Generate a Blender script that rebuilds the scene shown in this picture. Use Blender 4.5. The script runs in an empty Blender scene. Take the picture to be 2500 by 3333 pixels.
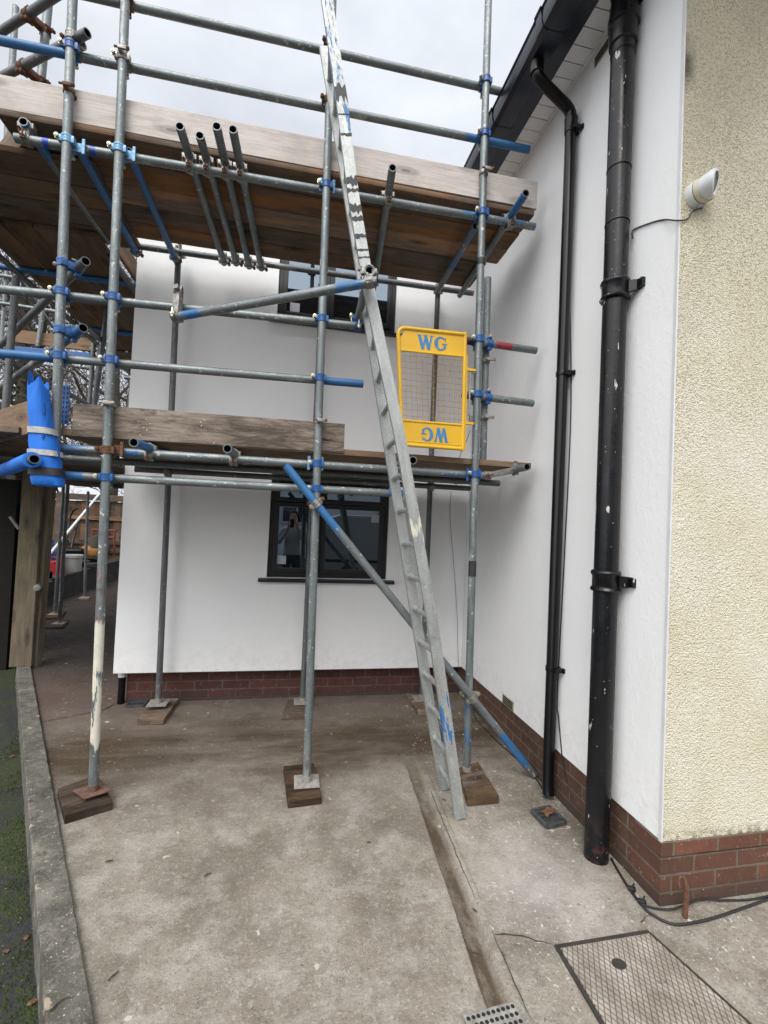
import bpy, bmesh, math, random
from mathutils import Vector, Matrix, noise
from math import radians as R, sin, cos, pi
random.seed(7)
SC = bpy.context.scene
COL = SC.collection

# ------------------------------------------------------------------ camera
YAW, PITCH, ROLL, FPX, EYE = 0.197356, 0.024773, 0.044568, 1486.83, 1.62
cf = Vector((sin(YAW)*cos(PITCH), cos(YAW)*cos(PITCH), sin(PITCH)))
cr = Vector((cos(YAW), -sin(YAW), 0)); cu = cr.cross(cf)
CRT = cr*cos(ROLL) + cu*sin(ROLL); CUP = -cr*sin(ROLL) + cu*cos(ROLL); CFW = cf
EYEP = Vector((0, 0, EYE))
cam = bpy.data.cameras.new('camera'); camo = bpy.data.objects.new('camera', cam); COL.objects.link(camo)
cam.sensor_fit = 'HORIZONTAL'; cam.sensor_width = 36; cam.lens = 36*FPX/2500
cam.clip_start = 0.03; cam.clip_end = 500
mw = Matrix((CRT, CUP, -CFW)).transposed().to_4x4(); mw.translation = EYEP; camo.matrix_world = mw
SC.camera = camo

# ------------------------------------------------------------------ world, sun, exposure
SC.view_settings.view_transform = 'Standard'; SC.view_settings.look = 'None'
SC.view_settings.gamma = 1; SC.view_settings.exposure = 0.47
SUN_EL, SUN_AZ = R(52), R(205)      # azimuth clockwise from +Y: behind the camera, to the left
W = bpy.data.worlds.new('World'); SC.world = W; W.use_nodes = True
wt = W.node_tree; wt.nodes.clear()
def wn(t, **kw):
    n = wt.nodes.new(t)
    for k, v in kw.items(): setattr(n, k, v)
    return n
wo = wn('ShaderNodeOutputWorld'); bg = wn('ShaderNodeBackground'); bg.inputs['Strength'].default_value = 0.1
sky = wn('ShaderNodeTexSky'); sky.sky_type = 'NISHITA'; sky.sun_disc = False
sky.sun_elevation = SUN_EL; sky.sun_rotation = SUN_AZ; sky.air_density = 1.0; sky.dust_density = 4
wc = wn('ShaderNodeTexCoord'); wm = wn('ShaderNodeMapping'); wm.inputs['Scale'].default_value = (1.0, 1.0, 2.2)
wnz = wn('ShaderNodeTexNoise'); wnz.inputs['Scale'].default_value = 2.6; wnz.inputs['Detail'].default_value = 7; wnz.inputs['Roughness'].default_value = .55
wr = wn('ShaderNodeValToRGB')
wr.color_ramp.elements[0].position = .34; wr.color_ramp.elements[0].color = (.60, .63, .69, 1)
wr.color_ramp.elements[1].position = .68; wr.color_ramp.elements[1].color = (.82, .86, .92, 1)
dot = wn('ShaderNodeVectorMath', operation='DOT_PRODUCT'); dot.inputs[1].default_value = (-.34, -.66, .67)
mr = wn('ShaderNodeMapRange'); mr.inputs['From Min'].default_value = .15; mr.inputs['From Max'].default_value = 1.0
mr.inputs['To Min'].default_value = 8.7; mr.inputs['To Max'].default_value = 25.0
mul = wn('ShaderNodeVectorMath', operation='SCALE')
mx = wn('ShaderNodeMix', data_type='RGBA'); mx.inputs[0].default_value = .93
L = wt.links.new
L(wc.outputs['Generated'], wm.inputs[0]); L(wm.outputs[0], wnz.inputs['Vector']); L(wnz.outputs[0], wr.inputs[0])
L(wc.outputs['Generated'], dot.inputs[0]); L(dot.outputs['Value'], mr.inputs[0])
wmx = wn('ShaderNodeMix', data_type='RGBA'); wmx.inputs[7].default_value = (.785, .785, .785, 1)
mr2 = wn('ShaderNodeMapRange'); mr2.inputs['From Min'].default_value = .05; mr2.inputs['From Max'].default_value = .6; mr2.inputs['To Max'].default_value = .9
L(dot.outputs['Value'], mr2.inputs[0]); L(mr2.outputs[0], wmx.inputs[0]); L(wr.outputs[0], wmx.inputs[6])
L(wmx.outputs[2], mul.inputs[0]); L(mr.outputs[0], mul.inputs['Scale'])
L(sky.outputs[0], mx.inputs[6]); L(mul.outputs[0], mx.inputs[7]); L(mx.outputs[2], bg.inputs[0]); L(bg.outputs[0], wo.inputs[0])

sl = bpy.data.lights.new('sun', 'SUN'); sl.energy = 1.6; sl.angle = R(30); sl.color = (1, .97, .93)
so = bpy.data.objects.new('sun', sl); COL.objects.link(so)
sd = Vector((sin(SUN_AZ)*cos(SUN_EL), cos(SUN_AZ)*cos(SUN_EL), sin(SUN_EL)))
so.rotation_euler = sd.to_track_quat('Z', 'Y').to_euler(); so.location = sd*30

# ------------------------------------------------------------------ pixel -> plane helpers (photo pixels, 2500 x 3333)
def ray(x, y): return CRT*((x-1250)/FPX) - CUP*((y-1666.5)/FPX) + CFW
def gY(x, y, Y): d = ray(x, y); return EYEP + d*(Y/d.y)
def gX(x, y, X): d = ray(x, y); return EYEP + d*(X/d.x)
def gZ(x, y, Z): d = ray(x, y); return EYEP + d*((Z-EYE)/d.z)

# ------------------------------------------------------------------ mesh builder
class MB:
    def __init__(s): s.v = []; s.f = []; s.m = []; s.a = []; s.cur = (0, 0, 0); s.mi = 0
    def add(s, vs, fs):
        o = len(s.v); s.v += [tuple(p) for p in vs]; s.a += [s.cur]*len(vs)
        s.f += [tuple(i+o for i in f) for f in fs]; s.m += [s.mi]*len(fs); return s
    def box(s, c, size, rot=None):
        c = Vector(c); hx, hy, hz = [q/2 for q in size]
        vs = [Vector((x, y, z)) for x in (-hx, hx) for y in (-hy, hy) for z in (-hz, hz)]
        if rot is not None: vs = [rot @ q for q in vs]
        return s.add([q+c for q in vs], [(0, 1, 3, 2), (4, 6, 7, 5), (0, 4, 5, 1), (2, 3, 7, 6), (0, 2, 6, 4), (1, 5, 7, 3)])
    def bb(s, x0, x1, y0, y1, z0, z1): return s.box(((x0+x1)/2, (y0+y1)/2, (z0+z1)/2), (x1-x0, y1-y0, z1-z0))
    def tube(s, p0, p1, r, n=14, r2=None, cap=True):
        return s.path([p0, p1], [r, r if r2 is None else r2], n, cap)
    def path(s, pts, rad, n=10, cap=True):
        pts = [Vector(p) for p in pts]
        if not hasattr(rad, '__len__'): rad = [rad]*len(pts)
        t = (pts[1]-pts[0]).normalized(); a = t.orthogonal().normalized(); vs = []
        for i, p in enumerate(pts):
            if i == 0: tt = pts[1]-pts[0]
            elif i == len(pts)-1: tt = pts[-1]-pts[-2]
            else: tt = (pts[i+1]-p).normalized() + (p-pts[i-1]).normalized()
            tt = tt.normalized(); a = (a - tt*a.dot(tt)).normalized(); b = tt.cross(a)
            vs += [p + (a*cos(2*pi*k/n) + b*sin(2*pi*k/n))*rad[i] for k in range(n)]
        fs = [(i*n+k, i*n+(k+1) % n, (i+1)*n+(k+1) % n, (i+1)*n+k) for i in range(len(pts)-1) for k in range(n)]
        if cap: fs += [tuple(range(n))[::-1], tuple(range((len(pts)-1)*n, len(pts)*n))]
        return s.add(vs, fs)
    def ring(s, c, ax, r0, r1, h, n=18):
        c = Vector(c); ax = Vector(ax).normalized(); a = ax.orthogonal().normalized(); b = ax.cross(a); vs = []
        for (rr, hh) in ((r0, -h/2), (r1, -h/2), (r1, h/2), (r0, h/2)):
            vs += [c + ax*hh + (a*cos(2*pi*k/n)+b*sin(2*pi*k/n))*rr for k in range(n)]
        return s.add(vs, [(i*n+k, i*n+(k+1) % n, ((i+1) % 4)*n+(k+1) % n, ((i+1) % 4)*n+k) for i in range(4) for k in range(n)])
    def lathe(s, c, ax, prof, n=24):
        c = Vector(c); ax = Vector(ax).normalized(); a = ax.orthogonal().normalized(); b = ax.cross(a); vs = []
        for (rr, hh) in prof: vs += [c + ax*hh + (a*cos(2*pi*k/n)+b*sin(2*pi*k/n))*max(rr, 1e-4) for k in range(n)]
        return s.add(vs, [(i*n+k, i*n+(k+1) % n, (i+1)*n+(k+1) % n, (i+1)*n+k) for i in range(len(prof)-1) for k in range(n)])
    def prism(s, poly, ext):
        poly = [Vector(p) for p in poly]; ext = Vector(ext); n = len(poly)
        return s.add(poly + [p+ext for p in poly], [tuple(range(n))[::-1], tuple(range(n, 2*n))] + [(i, (i+1) % n, n+(i+1) % n, n+i) for i in range(n)])
    def mesh(s, name, mats, smooth=35, attr=False, bevel=0):
        me = bpy.data.meshes.new(name); me.from_pydata(s.v, [], s.f)
        mats = mats if isinstance(mats, (list, tuple)) else [mats]
        for m in mats: me.materials.append(m)
        me.polygons.foreach_set('material_index', s.m)
        if attr:
            ca = me.attributes.new('paint', 'FLOAT_COLOR', 'POINT')
            for i, c in enumerate(s.a): ca.data[i].color = (*c, 1)
        bm = bmesh.new(); bm.from_mesh(me); bmesh.ops.recalc_face_normals(bm, faces=bm.faces)
        if bevel:
            ed = [e for e in bm.edges if len(e.link_faces) == 2 and e.calc_face_angle(0) > R(40)]
            bmesh.ops.bevel(bm, geom=ed, offset=bevel, segments=2, profile=.6, affect='EDGES', clamp_overlap=True)
        bm.to_mesh(me); bm.free()
        if smooth:
            me.polygons.foreach_set('use_smooth', [True]*len(me.polygons)); me.set_sharp_from_angle(angle=R(smooth))
        return me
def put(name, me, parent=None, mat_w=None):
    o = bpy.data.objects.new(name, me); COL.objects.link(o)
    if mat_w is not None: o.matrix_world = mat_w
    if parent is not None:
        o.parent = parent
        pm = parent.matrix_basis
        if parent.parent: pm = parent.parent.matrix_basis @ pm
        o.matrix_basis = pm.inverted() @ (mat_w if mat_w is not None else Matrix())
    return o
def tag(o, label=None, cat=None, group=None, kind=None):
    if label: o['label'] = label
    if cat: o['category'] = cat
    if group: o['group'] = group
    if kind: o['kind'] = kind
    return o
def empty(name, loc, label, cat, group=None):
    o = bpy.data.objects.new(name, None); COL.objects.link(o); o.empty_display_size = .1
    o.matrix_basis = Matrix.Translation(Vector(loc)); return tag(o, label, cat, group)

# ------------------------------------------------------------------ materials
class G:
    def __init__(s, name):
        s.m = bpy.data.materials.new(name); s.m.use_nodes = True; s.t = s.m.node_tree; s.t.nodes.clear()
        s.out = s.t.nodes.new('ShaderNodeOutputMaterial'); s.p = s.t.nodes.new('ShaderNodeBsdfPrincipled')
        s.t.links.new(s.p.outputs[0], s.out.inputs[0])
        s.tc = s.t.nodes.new('ShaderNodeTexCoord'); s.obj = s.tc.outputs['Object']
    def set(s, sock, v):
        if isinstance(v, bpy.types.NodeSocket): s.t.links.new(v, sock)
        elif isinstance(v, tuple) and len(v) == 3 and sock.type == 'RGBA': sock.default_value = (*v, 1)
        else: sock.default_value = v
    def n(s, t, props=None, **ins):
        nd = s.t.nodes.new(t)
        for k, v in (props or {}).items(): setattr(nd, k, v)
        for k, v in ins.items():
            k = int(k[1:]) if k[0] == 'i' and k[1:].isdigit() else k.replace('_', ' ')
            s.set(nd.inputs[k], v)
        return nd
    def P(s, **ins):
        for k, v in ins.items(): s.set(s.p.inputs[k.replace('_', ' ')], v)
        return s.m
    def noise(s, sc, det=4, rough=.55, vec=None, dist=0):
        return s.n('ShaderNodeTexNoise', Vector=vec if vec is not None else s.obj, Scale=sc, Detail=det, Roughness=rough, Distortion=dist).outputs[0]
    def vor(s, sc, vec=None, feat='F1', rnd=1.0, out='Distance'):
        return s.n('ShaderNodeTexVoronoi', {'feature': feat}, Vector=vec if vec is not None else s.obj, Scale=sc, Randomness=rnd).outputs[out]
    def map(s, scale=(1, 1, 1), loc=(0, 0, 0), rot=(0, 0, 0), vec=None):
        return s.n('ShaderNodeMapping', Vector=vec if vec is not None else s.obj, Scale=scale, Location=loc, Rotation=rot).outputs[0]
    def ramp(s, fac, stops, interp='LINEAR'):
        nd = s.n('ShaderNodeValToRGB', Fac=fac); cr_ = nd.color_ramp; cr_.interpolation = interp
        while len(cr_.elements) < len(stops): cr_.elements.new(.5)
        for e, (p, c) in zip(cr_.elements, stops):
            e.position = p; e.color = (*c, 1) if isinstance(c, tuple) else (c, c, c, 1)
        return nd.outputs[0]
    def mix(s, f, a, b, mode='MIX'):
        nd = s.n('ShaderNodeMix', {'data_type': 'RGBA', 'blend_type': mode}); s.set(nd.inputs[0], f); s.set(nd.inputs[6], a); s.set(nd.inputs[7], b); return nd.outputs[2]
    def math(s, op, a, b=0.0, clamp=False):
        return s.n('ShaderNodeMath', {'operation': op, 'use_clamp': clamp}, i0=a, i1=b).outputs[0]
    def sep(s, v=None): return s.n('ShaderNodeSeparateXYZ', Vector=v if v is not None else s.obj).outputs
    def bump(s, h, strength=.3, dist=.01, normal=None):
        nd = s.n('ShaderNodeBump', Height=h, Strength=strength, Distance=dist)
        if normal is not None: s.set(nd.inputs['Normal'], normal)
        return nd.outputs[0]
    def rnd(s): return s.n('ShaderNodeObjectInfo').outputs['Random']
    def rvec(s, k=50.0):
        r = s.rnd(); c = s.n('ShaderNodeCombineXYZ', X=s.math('MULTIPLY', r, k), Y=s.math('MULTIPLY', r, k*.7), Z=s.math('MULTIPLY', r, k*1.3)).outputs[0]
        return s.n('ShaderNodeVectorMath', {'operation': 'ADD'}, i0=s.obj, i1=c).outputs[0]
def simple(name, col, rough=.5, metal=0.0, var=.25, sc=30, bump=.0, **kw):
    g = G(name); nz = g.noise(sc, 5); c2 = tuple(q*(1-var) for q in col); c3 = tuple(min(1, q*(1+var*.6)) for q in col)
    b = g.ramp(nz, [(.3, c2), (.7, c3)])
    if bump: g.P(Normal=g.bump(nz, bump, .004))
    return g.P(Base_Color=b, Roughness=rough, Metallic=metal, **kw)

def pole_mat(name, c0, c1, metal, spots=.16):
    g = G(name); v = g.rvec()
    vs = g.map((1, 1, .16), vec=v)
    base = g.ramp(g.noise(26, 6, .6, vs), [(.28, c0), (.72, c1)])
    base = g.mix(g.ramp(g.vor(95, v), [(.0, .55), (.5, 0)]), base, tuple(min(1, q*1.3) for q in c1))
    base = g.mix(g.ramp(g.noise(9, 5, .7, v), [(.55, 0), (.78, .55)]), base, tuple(q*.55 for q in c0))
    spl = g.math('MAXIMUM', g.ramp(g.noise(38, 3, .5, v), [(.70-spots*.3, 0), (.74-spots*.3, .85)]), g.math('MULTIPLY', g.ramp(g.noise(16, 6, .7, vs), [(.57, 0), (.66, .55)]), g.ramp(g.noise(2.5, 2, .5, v), [(.48, 0), (.58, 1)])))
    base = g.mix(spl, base, (.55, .55, .53))
    base = g.mix(g.math('MULTIPLY', g.ramp(g.noise(13, 6, .7, v), [(.62, 0), (.70, .7)]), g.math('LESS_THAN', g.rnd(), .5)), base, (.13, .07, .04))
    at = g.n('ShaderNodeAttribute', {'attribute_name': 'paint'}).outputs['Color']
    ch = g.n('ShaderNodeSeparateColor', Color=at).outputs
    nz = g.math('MULTIPLY', g.math('ADD', g.math('SUBTRACT', g.noise(55, 6, .7, vs), .5), g.math('MULTIPLY', g.math('SUBTRACT', g.noise(11, 4, .6, vs), .5), .9)), 1.5)
    fac = []
    for i, col in ((1, (.58, .56, .475)), (2, (.24, .035, .04)), (0, (.028, .125, .30))):
        f = g.ramp(g.math('ADD', g.math('MULTIPLY', g.math('SUBTRACT', ch[i], .5), .9), nz), [(.0, 0), (.07, 1)])
        f = g.math('MULTIPLY', f, g.ramp(ch[i], [(.12, 0), (.25, 1)]))
        cc = g.mix(g.noise(20, 4, .6, v), tuple(q*.75 for q in col), tuple(min(1, q*1.25) for q in col))
        base = g.mix(f, base, cc); fac.append(f)
    anyp = g.math('MAXIMUM', g.math('MAXIMUM', fac[0], fac[1]), g.math('MAXIMUM', fac[2], spl))
    met = g.math('MULTIPLY', g.math('SUBTRACT', 1.0, anyp), metal)
    ro = g.ramp(g.noise(40, 4, .6, v), [(.3, .40), (.7, .62)])
    return g.P(Base_Color=base, Metallic=met, Roughness=ro, Normal=g.bump(g.noise(120, 3, .6, v), .12, .002))
M = {}
M['pole'] = pole_mat('galvanised_steel', (.11, .130, .135), (.225, .25, .255), .5)
M['pole_dull'] = pole_mat('weathered_steel', (.075, .082, .086), (.155, .165, .17), .4, .05)
M['alu'] = pole_mat('ladder_aluminium', (.27, .285, .28), (.43, .445, .435), .55, .06)
M['bore'] = simple('pole_bore', (.02, .022, .025), .8)
M['c_blue'] = simple('coupler_blue_paint', (.020, .095, .29), .38, 0, .35, 60, .1)
M['c_steel'] = simple('coupler_steel', (.28, .27, .25), .5, .5, .5, 60, .2)
M['c_rust'] = simple('coupler_rust', (.14, .065, .035), .8, .1, .5, 70, .3)
M['c_pale'] = simple('coupler_pale_blue', (.16, .33, .52), .4, .2, .45, 60, .1)
M['zinc'] = simple('bolt_zinc', (.50, .47, .34), .35, .7, .3, 90)
M['rustplate'] = simple('rusty_plate', (.13, .07, .05), .85, 0, .45, 25, .4)
M['greyplate'] = simple('dusty_plate', (.27, .25, .23), .85, 0, .35, 30, .4)
M['tape_blue'] = simple('blue_tape', (.02, .06, .42), .4)
M['black'] = simple('black_plastic', (.0028, .0028, .0036), .28, 0, .4, 20, Specular_IOR_Level=.38)
M['blacktape'] = simple('black_tape', (.028, .028, .032), .6, 0, .4, 40)
M['cable'] = simple('black_cable', (.016, .016, .017), .5, 0, .4, 60)
M['anth'] = simple('anthracite_frame', (.0055, .0062, .008), .4, 0, .25, 15)
M['gutterblack'] = simple('black_gutter_plastic', (.006, .009, .020), .30, 0, .4, 8)
M['white'] = simple('white_plastic', (.62, .63, .64), .35, 0, .08, 12)
M['cream_pl'] = simple('yellowed_plastic', (.60, .56, .40), .4, 0, .1, 20)
M['sticker'] = simple('paper_sticker', (.42, .45, .50), .6, 0, .15, 40)
def foam():
    g = G('blue_foam')
    c = g.ramp(g.noise(9, 5, .6), [(.3, (.010, .135, .56)), (.7, (.014, .18, .70))])
    c = g.mix(g.ramp(g.noise(28, 5, .7), [(.66, 0), (.74, .5)]), c, (.10, .25, .55))
    b = g.bump(g.noise(7, 3, .5, g.map((1.5, 1.5, .5)), 1.2), .5, .02)
    return g.P(Base_Color=c, Roughness=.7, Normal=g.bump(g.noise(160, 3), .15, .002, b))
M['foam'] = foam()
M['foamdark'] = simple('blue_foam_inside', (.01, .06, .25), .8)
M['strapw'] = simple('white_strap', (.42, .42, .40), .6, 0, .25, 40)
M['red'] = simple('red_plastic', (.27, .016, .02), .35)
M['blue_pl'] = simple('blue_gas_paint', (.015, .06, .24), .4)
M['tubw'] = simple('white_tub', (.36, .36, .345), .45)
M['rustred'] = simple('rusty_red_paint', (.14, .03, .025), .7)
M['orange'] = simple('orange_bag', (.26, .115, .02), .6)
M['leaf'] = simple('oak_leaf', (.13, .062, .028), .75, 0, .5, 40)
M['twig'] = simple('dark_twig', (.05, .035, .025), .9)

def painted_pipe(name):
    g = G(name); v = g.obj; vs = g.map((1, 1, .35))
    base = g.ramp(g.noise(7, 5, .6, vs), [(.3, (.0022, .0026, .0034)), (.75, (.0065, .0072, .0092))])
    ch = g.ramp(g.noise(19, 4, .5, vs), [(.665, 0), (.68, 1)])
    sp = g.ramp(g.vor(34, v), [(.055, 1), (.085, 0)])
    f = g.math('MAXIMUM', ch, g.math('MULTIPLY', sp, g.ramp(g.noise(3, 2), [(.48, 0), (.55, 1)])))
    base = g.mix(f, base, (.48, .47, .44))
    z = g.sep()[2]
    base = g.mix(g.math('MULTIPLY', g.ramp(z, [(.05, 1), (.24, 0)]), g.ramp(g.noise(22, 4), [(.50, 0), (.62, .7)])), base, (.06, .022, .02))
    return g.P(Base_Color=base, Specular_IOR_Level=.4, Roughness=g.ramp(g.noise(12, 4), [(.3, .22), (.7, .40)]), Normal=g.bump(g.noise(35, 4), .25, .004))
M['soil'] = painted_pipe('black_painted_iron')

def wood(name, dark, light, tint=None, tintamt=0, rough=.85, speck=0, knot=1.0, weather=0):
    g = G(name); v = g.rvec(30)
    gr = g.noise(3, 8, .7, g.map((.8, 13, 13), vec=v), 1.0)
    fine = g.noise(6, 6, .7, g.map((.7, 42, 42), vec=v))
    c = g.ramp(gr, [(.25, dark), (.5, tuple((a+b)/2 for a, b in zip(dark, light))), (.75, light)])
    c = g.mix(g.ramp(fine, [(.35, .55), (.6, 0)]), c, tuple(q*.6 for q in dark))
    if tint:
        tz = g.noise(2.2, 5, .6, g.map((.5, 2.6, 2.6), vec=v))
        c = g.mix(g.ramp(tz, [(.5, 0), (.6, tintamt)]), c, tint)
    kv = g.map((2.4, 7.5, 7.5), vec=v); kd = g.vor(1.0, kv)
    c = g.mix(g.math('MULTIPLY', g.ramp(kd, [(.07, .95), (.10, .40), (.15, .60), (.26, 0)]), knot), c, tuple(q*.35 for q in dark))
    c = g.mix(g.ramp(g.noise(5, 5, .6, v), [(.5, 0), (.8, .5)]), c, tuple(q*.5 for q in dark))
    if weather:
        c = g.mix(g.ramp(g.noise(2.2, 7, .75, g.map((1.2, 5, 5), vec=v), .8), [(.44, 0), (.60, weather)]), c, tuple(q*.55 for q in dark))
        c = g.mix(g.ramp(g.noise(3.5, 7, .75, g.map((.9, 16, 16), (3, 1, 2), vec=v), .5), [(.58, 0), (.64, weather)]), c, tuple(q*.25 for q in dark))
    if speck:
        c = g.mix(g.math('MULTIPLY', g.ramp(g.vor(33, v), [(.09*speck, .8), (.15*speck, 0)]), g.ramp(g.noise(4, 3, .5, v), [(.5, 0), (.6, 1)])), c, (.50, .48, .45))
    hue = g.n('ShaderNodeHueSaturation', Color=c, Value=g.math('ADD', .62, g.math('MULTIPLY', g.rnd(), .72)), Saturation=g.math('ADD', .70, g.math('MULTIPLY', g.math('FRACT', g.math('MULTIPLY', g.rnd(), 7.3)), .4))).outputs[0]
    return g.P(Base_Color=hue, Roughness=rough, Normal=g.bump(g.math('ADD', g.math('MULTIPLY', fine, .7), gr), .35, .004), Specular_IOR_Level=.25)
M['deck'] = wood('deck_board_wood', (.13, .088, .058), (.31, .215, .145), (.44, .20, .07), .6, knot=1.0, weather=.2)
M['deckdark'] = wood('dark_deck_wood', (.095, .066, .045), (.23, .165, .115), (.28, .14, .06), .3, weather=.3)
M['toe'] = wood('pale_toe_board_wood', (.42, .375, .345), (.57, .52, .485), rough=.8, weather=.28)
M['toeold'] = wood('weathered_toe_board_wood', (.10, .075, .058), (.43, .355, .295), speck=1.0, weather=.85)
M['brownboard'] = wood('brown_board_wood', (.13, .085, .055), (.25, .165, .105), speck=.3)
M['sole'] = wood('sole_board_wood', (.10, .06, .035), (.28, .19, .12), (.35, .33, .30), .5, speck=1.2, weather=.6)
M['soledark'] = wood('wet_sole_board_wood', (.035, .022, .014), (.22, .13, .07), (.05, .04, .025), .6, speck=.5, weather=.9)
M['post'] = wood('gate_post_wood', (.11, .09, .065), (.23, .19, .14), (.13, .12, .06), .4, weather=.35)
M['fencew'] = wood('fence_wood', (.06, .04, .026), (.17, .105, .065), (.22, .11, .05), .5)
M['darkwood'] = wood('black_stained_wood', (.010, .009, .008), (.022, .019, .016), knot=.3)
M['barkm'] = simple('tree_bark', (.085, .07, .055), .95, 0, .4, 12, .4)
M['ivy'] = simple('ivy_leaves', (.035, .05, .02), .6, 0, .5, 8)

def render_white(name, rough_amt):
    g = G(name)
    c = g.ramp(g.noise(1.1, 4, .6), [(.3, (.78, .787, .795)), (.7, (.818, .823, .83))])
    c = g.mix(g.ramp(g.noise(260, 2), [(.72, 0), (.78, .25)]), c, (.5, .5, .49))
    zz = g.sep()[2]
    c = g.mix(g.math('MULTIPLY', g.ramp(zz, [(.28, .55), (.62, 0)]), g.ramp(g.noise(16, 5, .7), [(.45, 0), (.75, .6)])), c, (.42, .36, .30))
    c = g.mix(g.ramp(g.noise(2.6, 6, .7, g.map((1, 1, .3))), [(.56, 0), (.75, .10)]), c, (.50, .48, .45))
    b = g.bump(g.noise(420, 3, .6), .25, .0012)
    if rough_amt:
        h = g.math('ADD', g.math('MULTIPLY', g.noise(75, 4, .6, dist=.6), 1.0), g.math('MULTIPLY', g.ramp(g.noise(26, 3, .5, g.map((1, 1, .8))), [(.52, 0), (.62, 1)]), .35))
        b = g.bump(h, rough_amt, .006)
    else:
        b = g.bump(g.noise(5.5, 4, .6, g.map((1, 1, 2.2))), .17, .012, b)
    return g.P(Base_Color=c, Roughness=.88, Normal=b, Specular_IOR_Level=.2)
M['render'] = render_white('smooth_white_render', 0)
M['render_side'] = render_white('textured_white_render', .22)

def roughcast():
    g = G('cream_roughcast')
    v1 = g.vor(150, g.n('ShaderNodeVectorMath', {'operation': 'ADD'}, i0=g.obj, i1=g.n('ShaderNodeVectorMath', {'operation': 'SCALE'}, i0=g.n('ShaderNodeTexNoise', Vector=g.obj, Scale=60).outputs['Color'], Scale=.012).outputs[0]).outputs[0], 'SMOOTH_F1')
    nz = g.noise(190, 4, .6); big = g.noise(55, 3, .5)
    h = g.math('ADD', g.math('MULTIPLY', g.math('SUBTRACT', 1.0, v1), 1.0), g.math('ADD', g.math('MULTIPLY', nz, .9), g.math('MULTIPLY', big, .8)))
    z = g.sep()[2]
    base = g.ramp(g.noise(2.6, 6, .65), [(.3, (.69, .635, .47)), (.55, (.745, .705, .57)), (.8, (.775, .755, .67))])
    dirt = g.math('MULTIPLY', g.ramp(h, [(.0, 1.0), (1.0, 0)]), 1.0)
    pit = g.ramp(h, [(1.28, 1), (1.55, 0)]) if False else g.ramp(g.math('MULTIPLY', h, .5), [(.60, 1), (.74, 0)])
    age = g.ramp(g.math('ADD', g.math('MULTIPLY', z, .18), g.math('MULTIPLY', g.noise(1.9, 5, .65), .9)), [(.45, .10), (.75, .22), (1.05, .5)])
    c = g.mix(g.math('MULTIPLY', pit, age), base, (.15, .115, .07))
    c = g.mix(g.ramp(g.math('ADD', g.math('MULTIPLY', z, .12), g.noise(1.3, 6, .7)), [(.85, 0), (1.2, .4)]), c, (.42, .35, .235))
    c = g.mix(g.math('MULTIPLY', g.ramp(z, [(.28, 1), (.33, 0)]), g.ramp(g.noise(38, 4), [(.45, 0), (.58, .8)])), c, (.12, .12, .05))
    c = g.mix(g.ramp(g.noise(5, 3), [(.76, 0), (.8, .5)]), c, (.30, .12, .03))
    c = g.mix(g.math('MULTIPLY', g.ramp(g.noise(1.6, 6, .7, g.map((2.4, 1, .35))), [(.5, 0), (.72, .45)]), g.ramp(z, [(.3, .7), (.9, .35)])), c, (.46, .41, .27))
    # dark stain patch at the top left edge
    x = g.sep()[0]
    pm = g.math('MULTIPLY', g.ramp(g.math('ADD', g.math('ABSOLUTE', g.math('SUBTRACT', z, 3.80)), g.math('MULTIPLY', g.noise(9, 3), .25)), [(.16, .85), (.26, 0)]), g.ramp(g.math('SUBTRACT', x, 1.655), [(.02, 1), (.07, 0)]))
    c = g.mix(pm, c, (.09, .085, .075))
    return g.P(Base_Color=c, Roughness=.95, Normal=g.bump(h, .85, .010), Specular_IOR_Level=.15)
M['roughcast'] = roughcast()

def brick(name, axis, c1, c2, mort, dirt=.5, off=(0, 0)):
    g = G(name); s = g.sep(); u = s[axis]
    w = g.math('MULTIPLY', g.math('SUBTRACT', g.noise(30, 3), .5), .008)
    vec = g.n('ShaderNodeCombineXYZ', X=g.math('ADD', g.math('ADD', u, off[0]), w), Y=g.math('ADD', g.math('ADD', s[2], off[1]), w), Z=0.0).outputs[0]
    b = g.n('ShaderNodeTexBrick', {'offset': .5, 'squash': 1.0}, Vector=vec, Color1=c1, Color2=c2, Mortar=mort, Scale=1.0, Mortar_Size=.006, Mortar_Smooth=.15, Bias=0.0, Brick_Width=.232, Row_Height=.075)
    c = g.mix(g.ramp(g.noise(14, 6, .65), [(.35, .0), (.7, dirt)]), b.outputs['Color'], tuple(q*.45 for q in c1))
    c = g.mix(g.ramp(g.noise(45, 4, .7), [(.62, 0), (.72, .5)]), c, (.36, .33, .30))
    c = g.mix(g.ramp(s[2], [(.0, .75), (.09, 0)]), c, (.055, .045, .038))
    c = g.mix(g.ramp(g.vor(26), [(.05, .8), (.075, 0)]), c, (.5, .48, .45))
    h = g.math('ADD', g.math('MULTIPLY', g.math('SUBTRACT', 1.0, b.outputs['Fac']), 1.0), g.math('MULTIPLY', g.noise(70, 5, .6), .5))
    return g.P(Base_Color=c, Roughness=.88, Normal=g.bump(h, .8, .006), Specular_IOR_Level=.25)
M['brick_b'] = brick('red_brick_back', 0, (.110, .044, .036), (.070, .036, .031), (.115, .095, .085), .5, (.07, -.018))
M['brick_s'] = brick('brown_brick_side', 1, (.115, .062, .042), (.085, .050, .036), (.155, .125, .10), .6, (.02, -.057))
M['brick_f'] = brick('orange_brick_front', 0, (.165, .070, .045), (.095, .050, .036), (.15, .128, .10), .45, (.03, -.057))

def glass():
    g = G('window_glass')
    return g.P(Base_Color=(.006, .007, .009), Roughness=.012, IOR=2.7, Specular_IOR_Level=.5, Specular_Tint=(.70, .84, 1.0), Normal=g.bump(g.noise(1.7, 2), .015, .02))
M['glass'] = glass()

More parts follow.
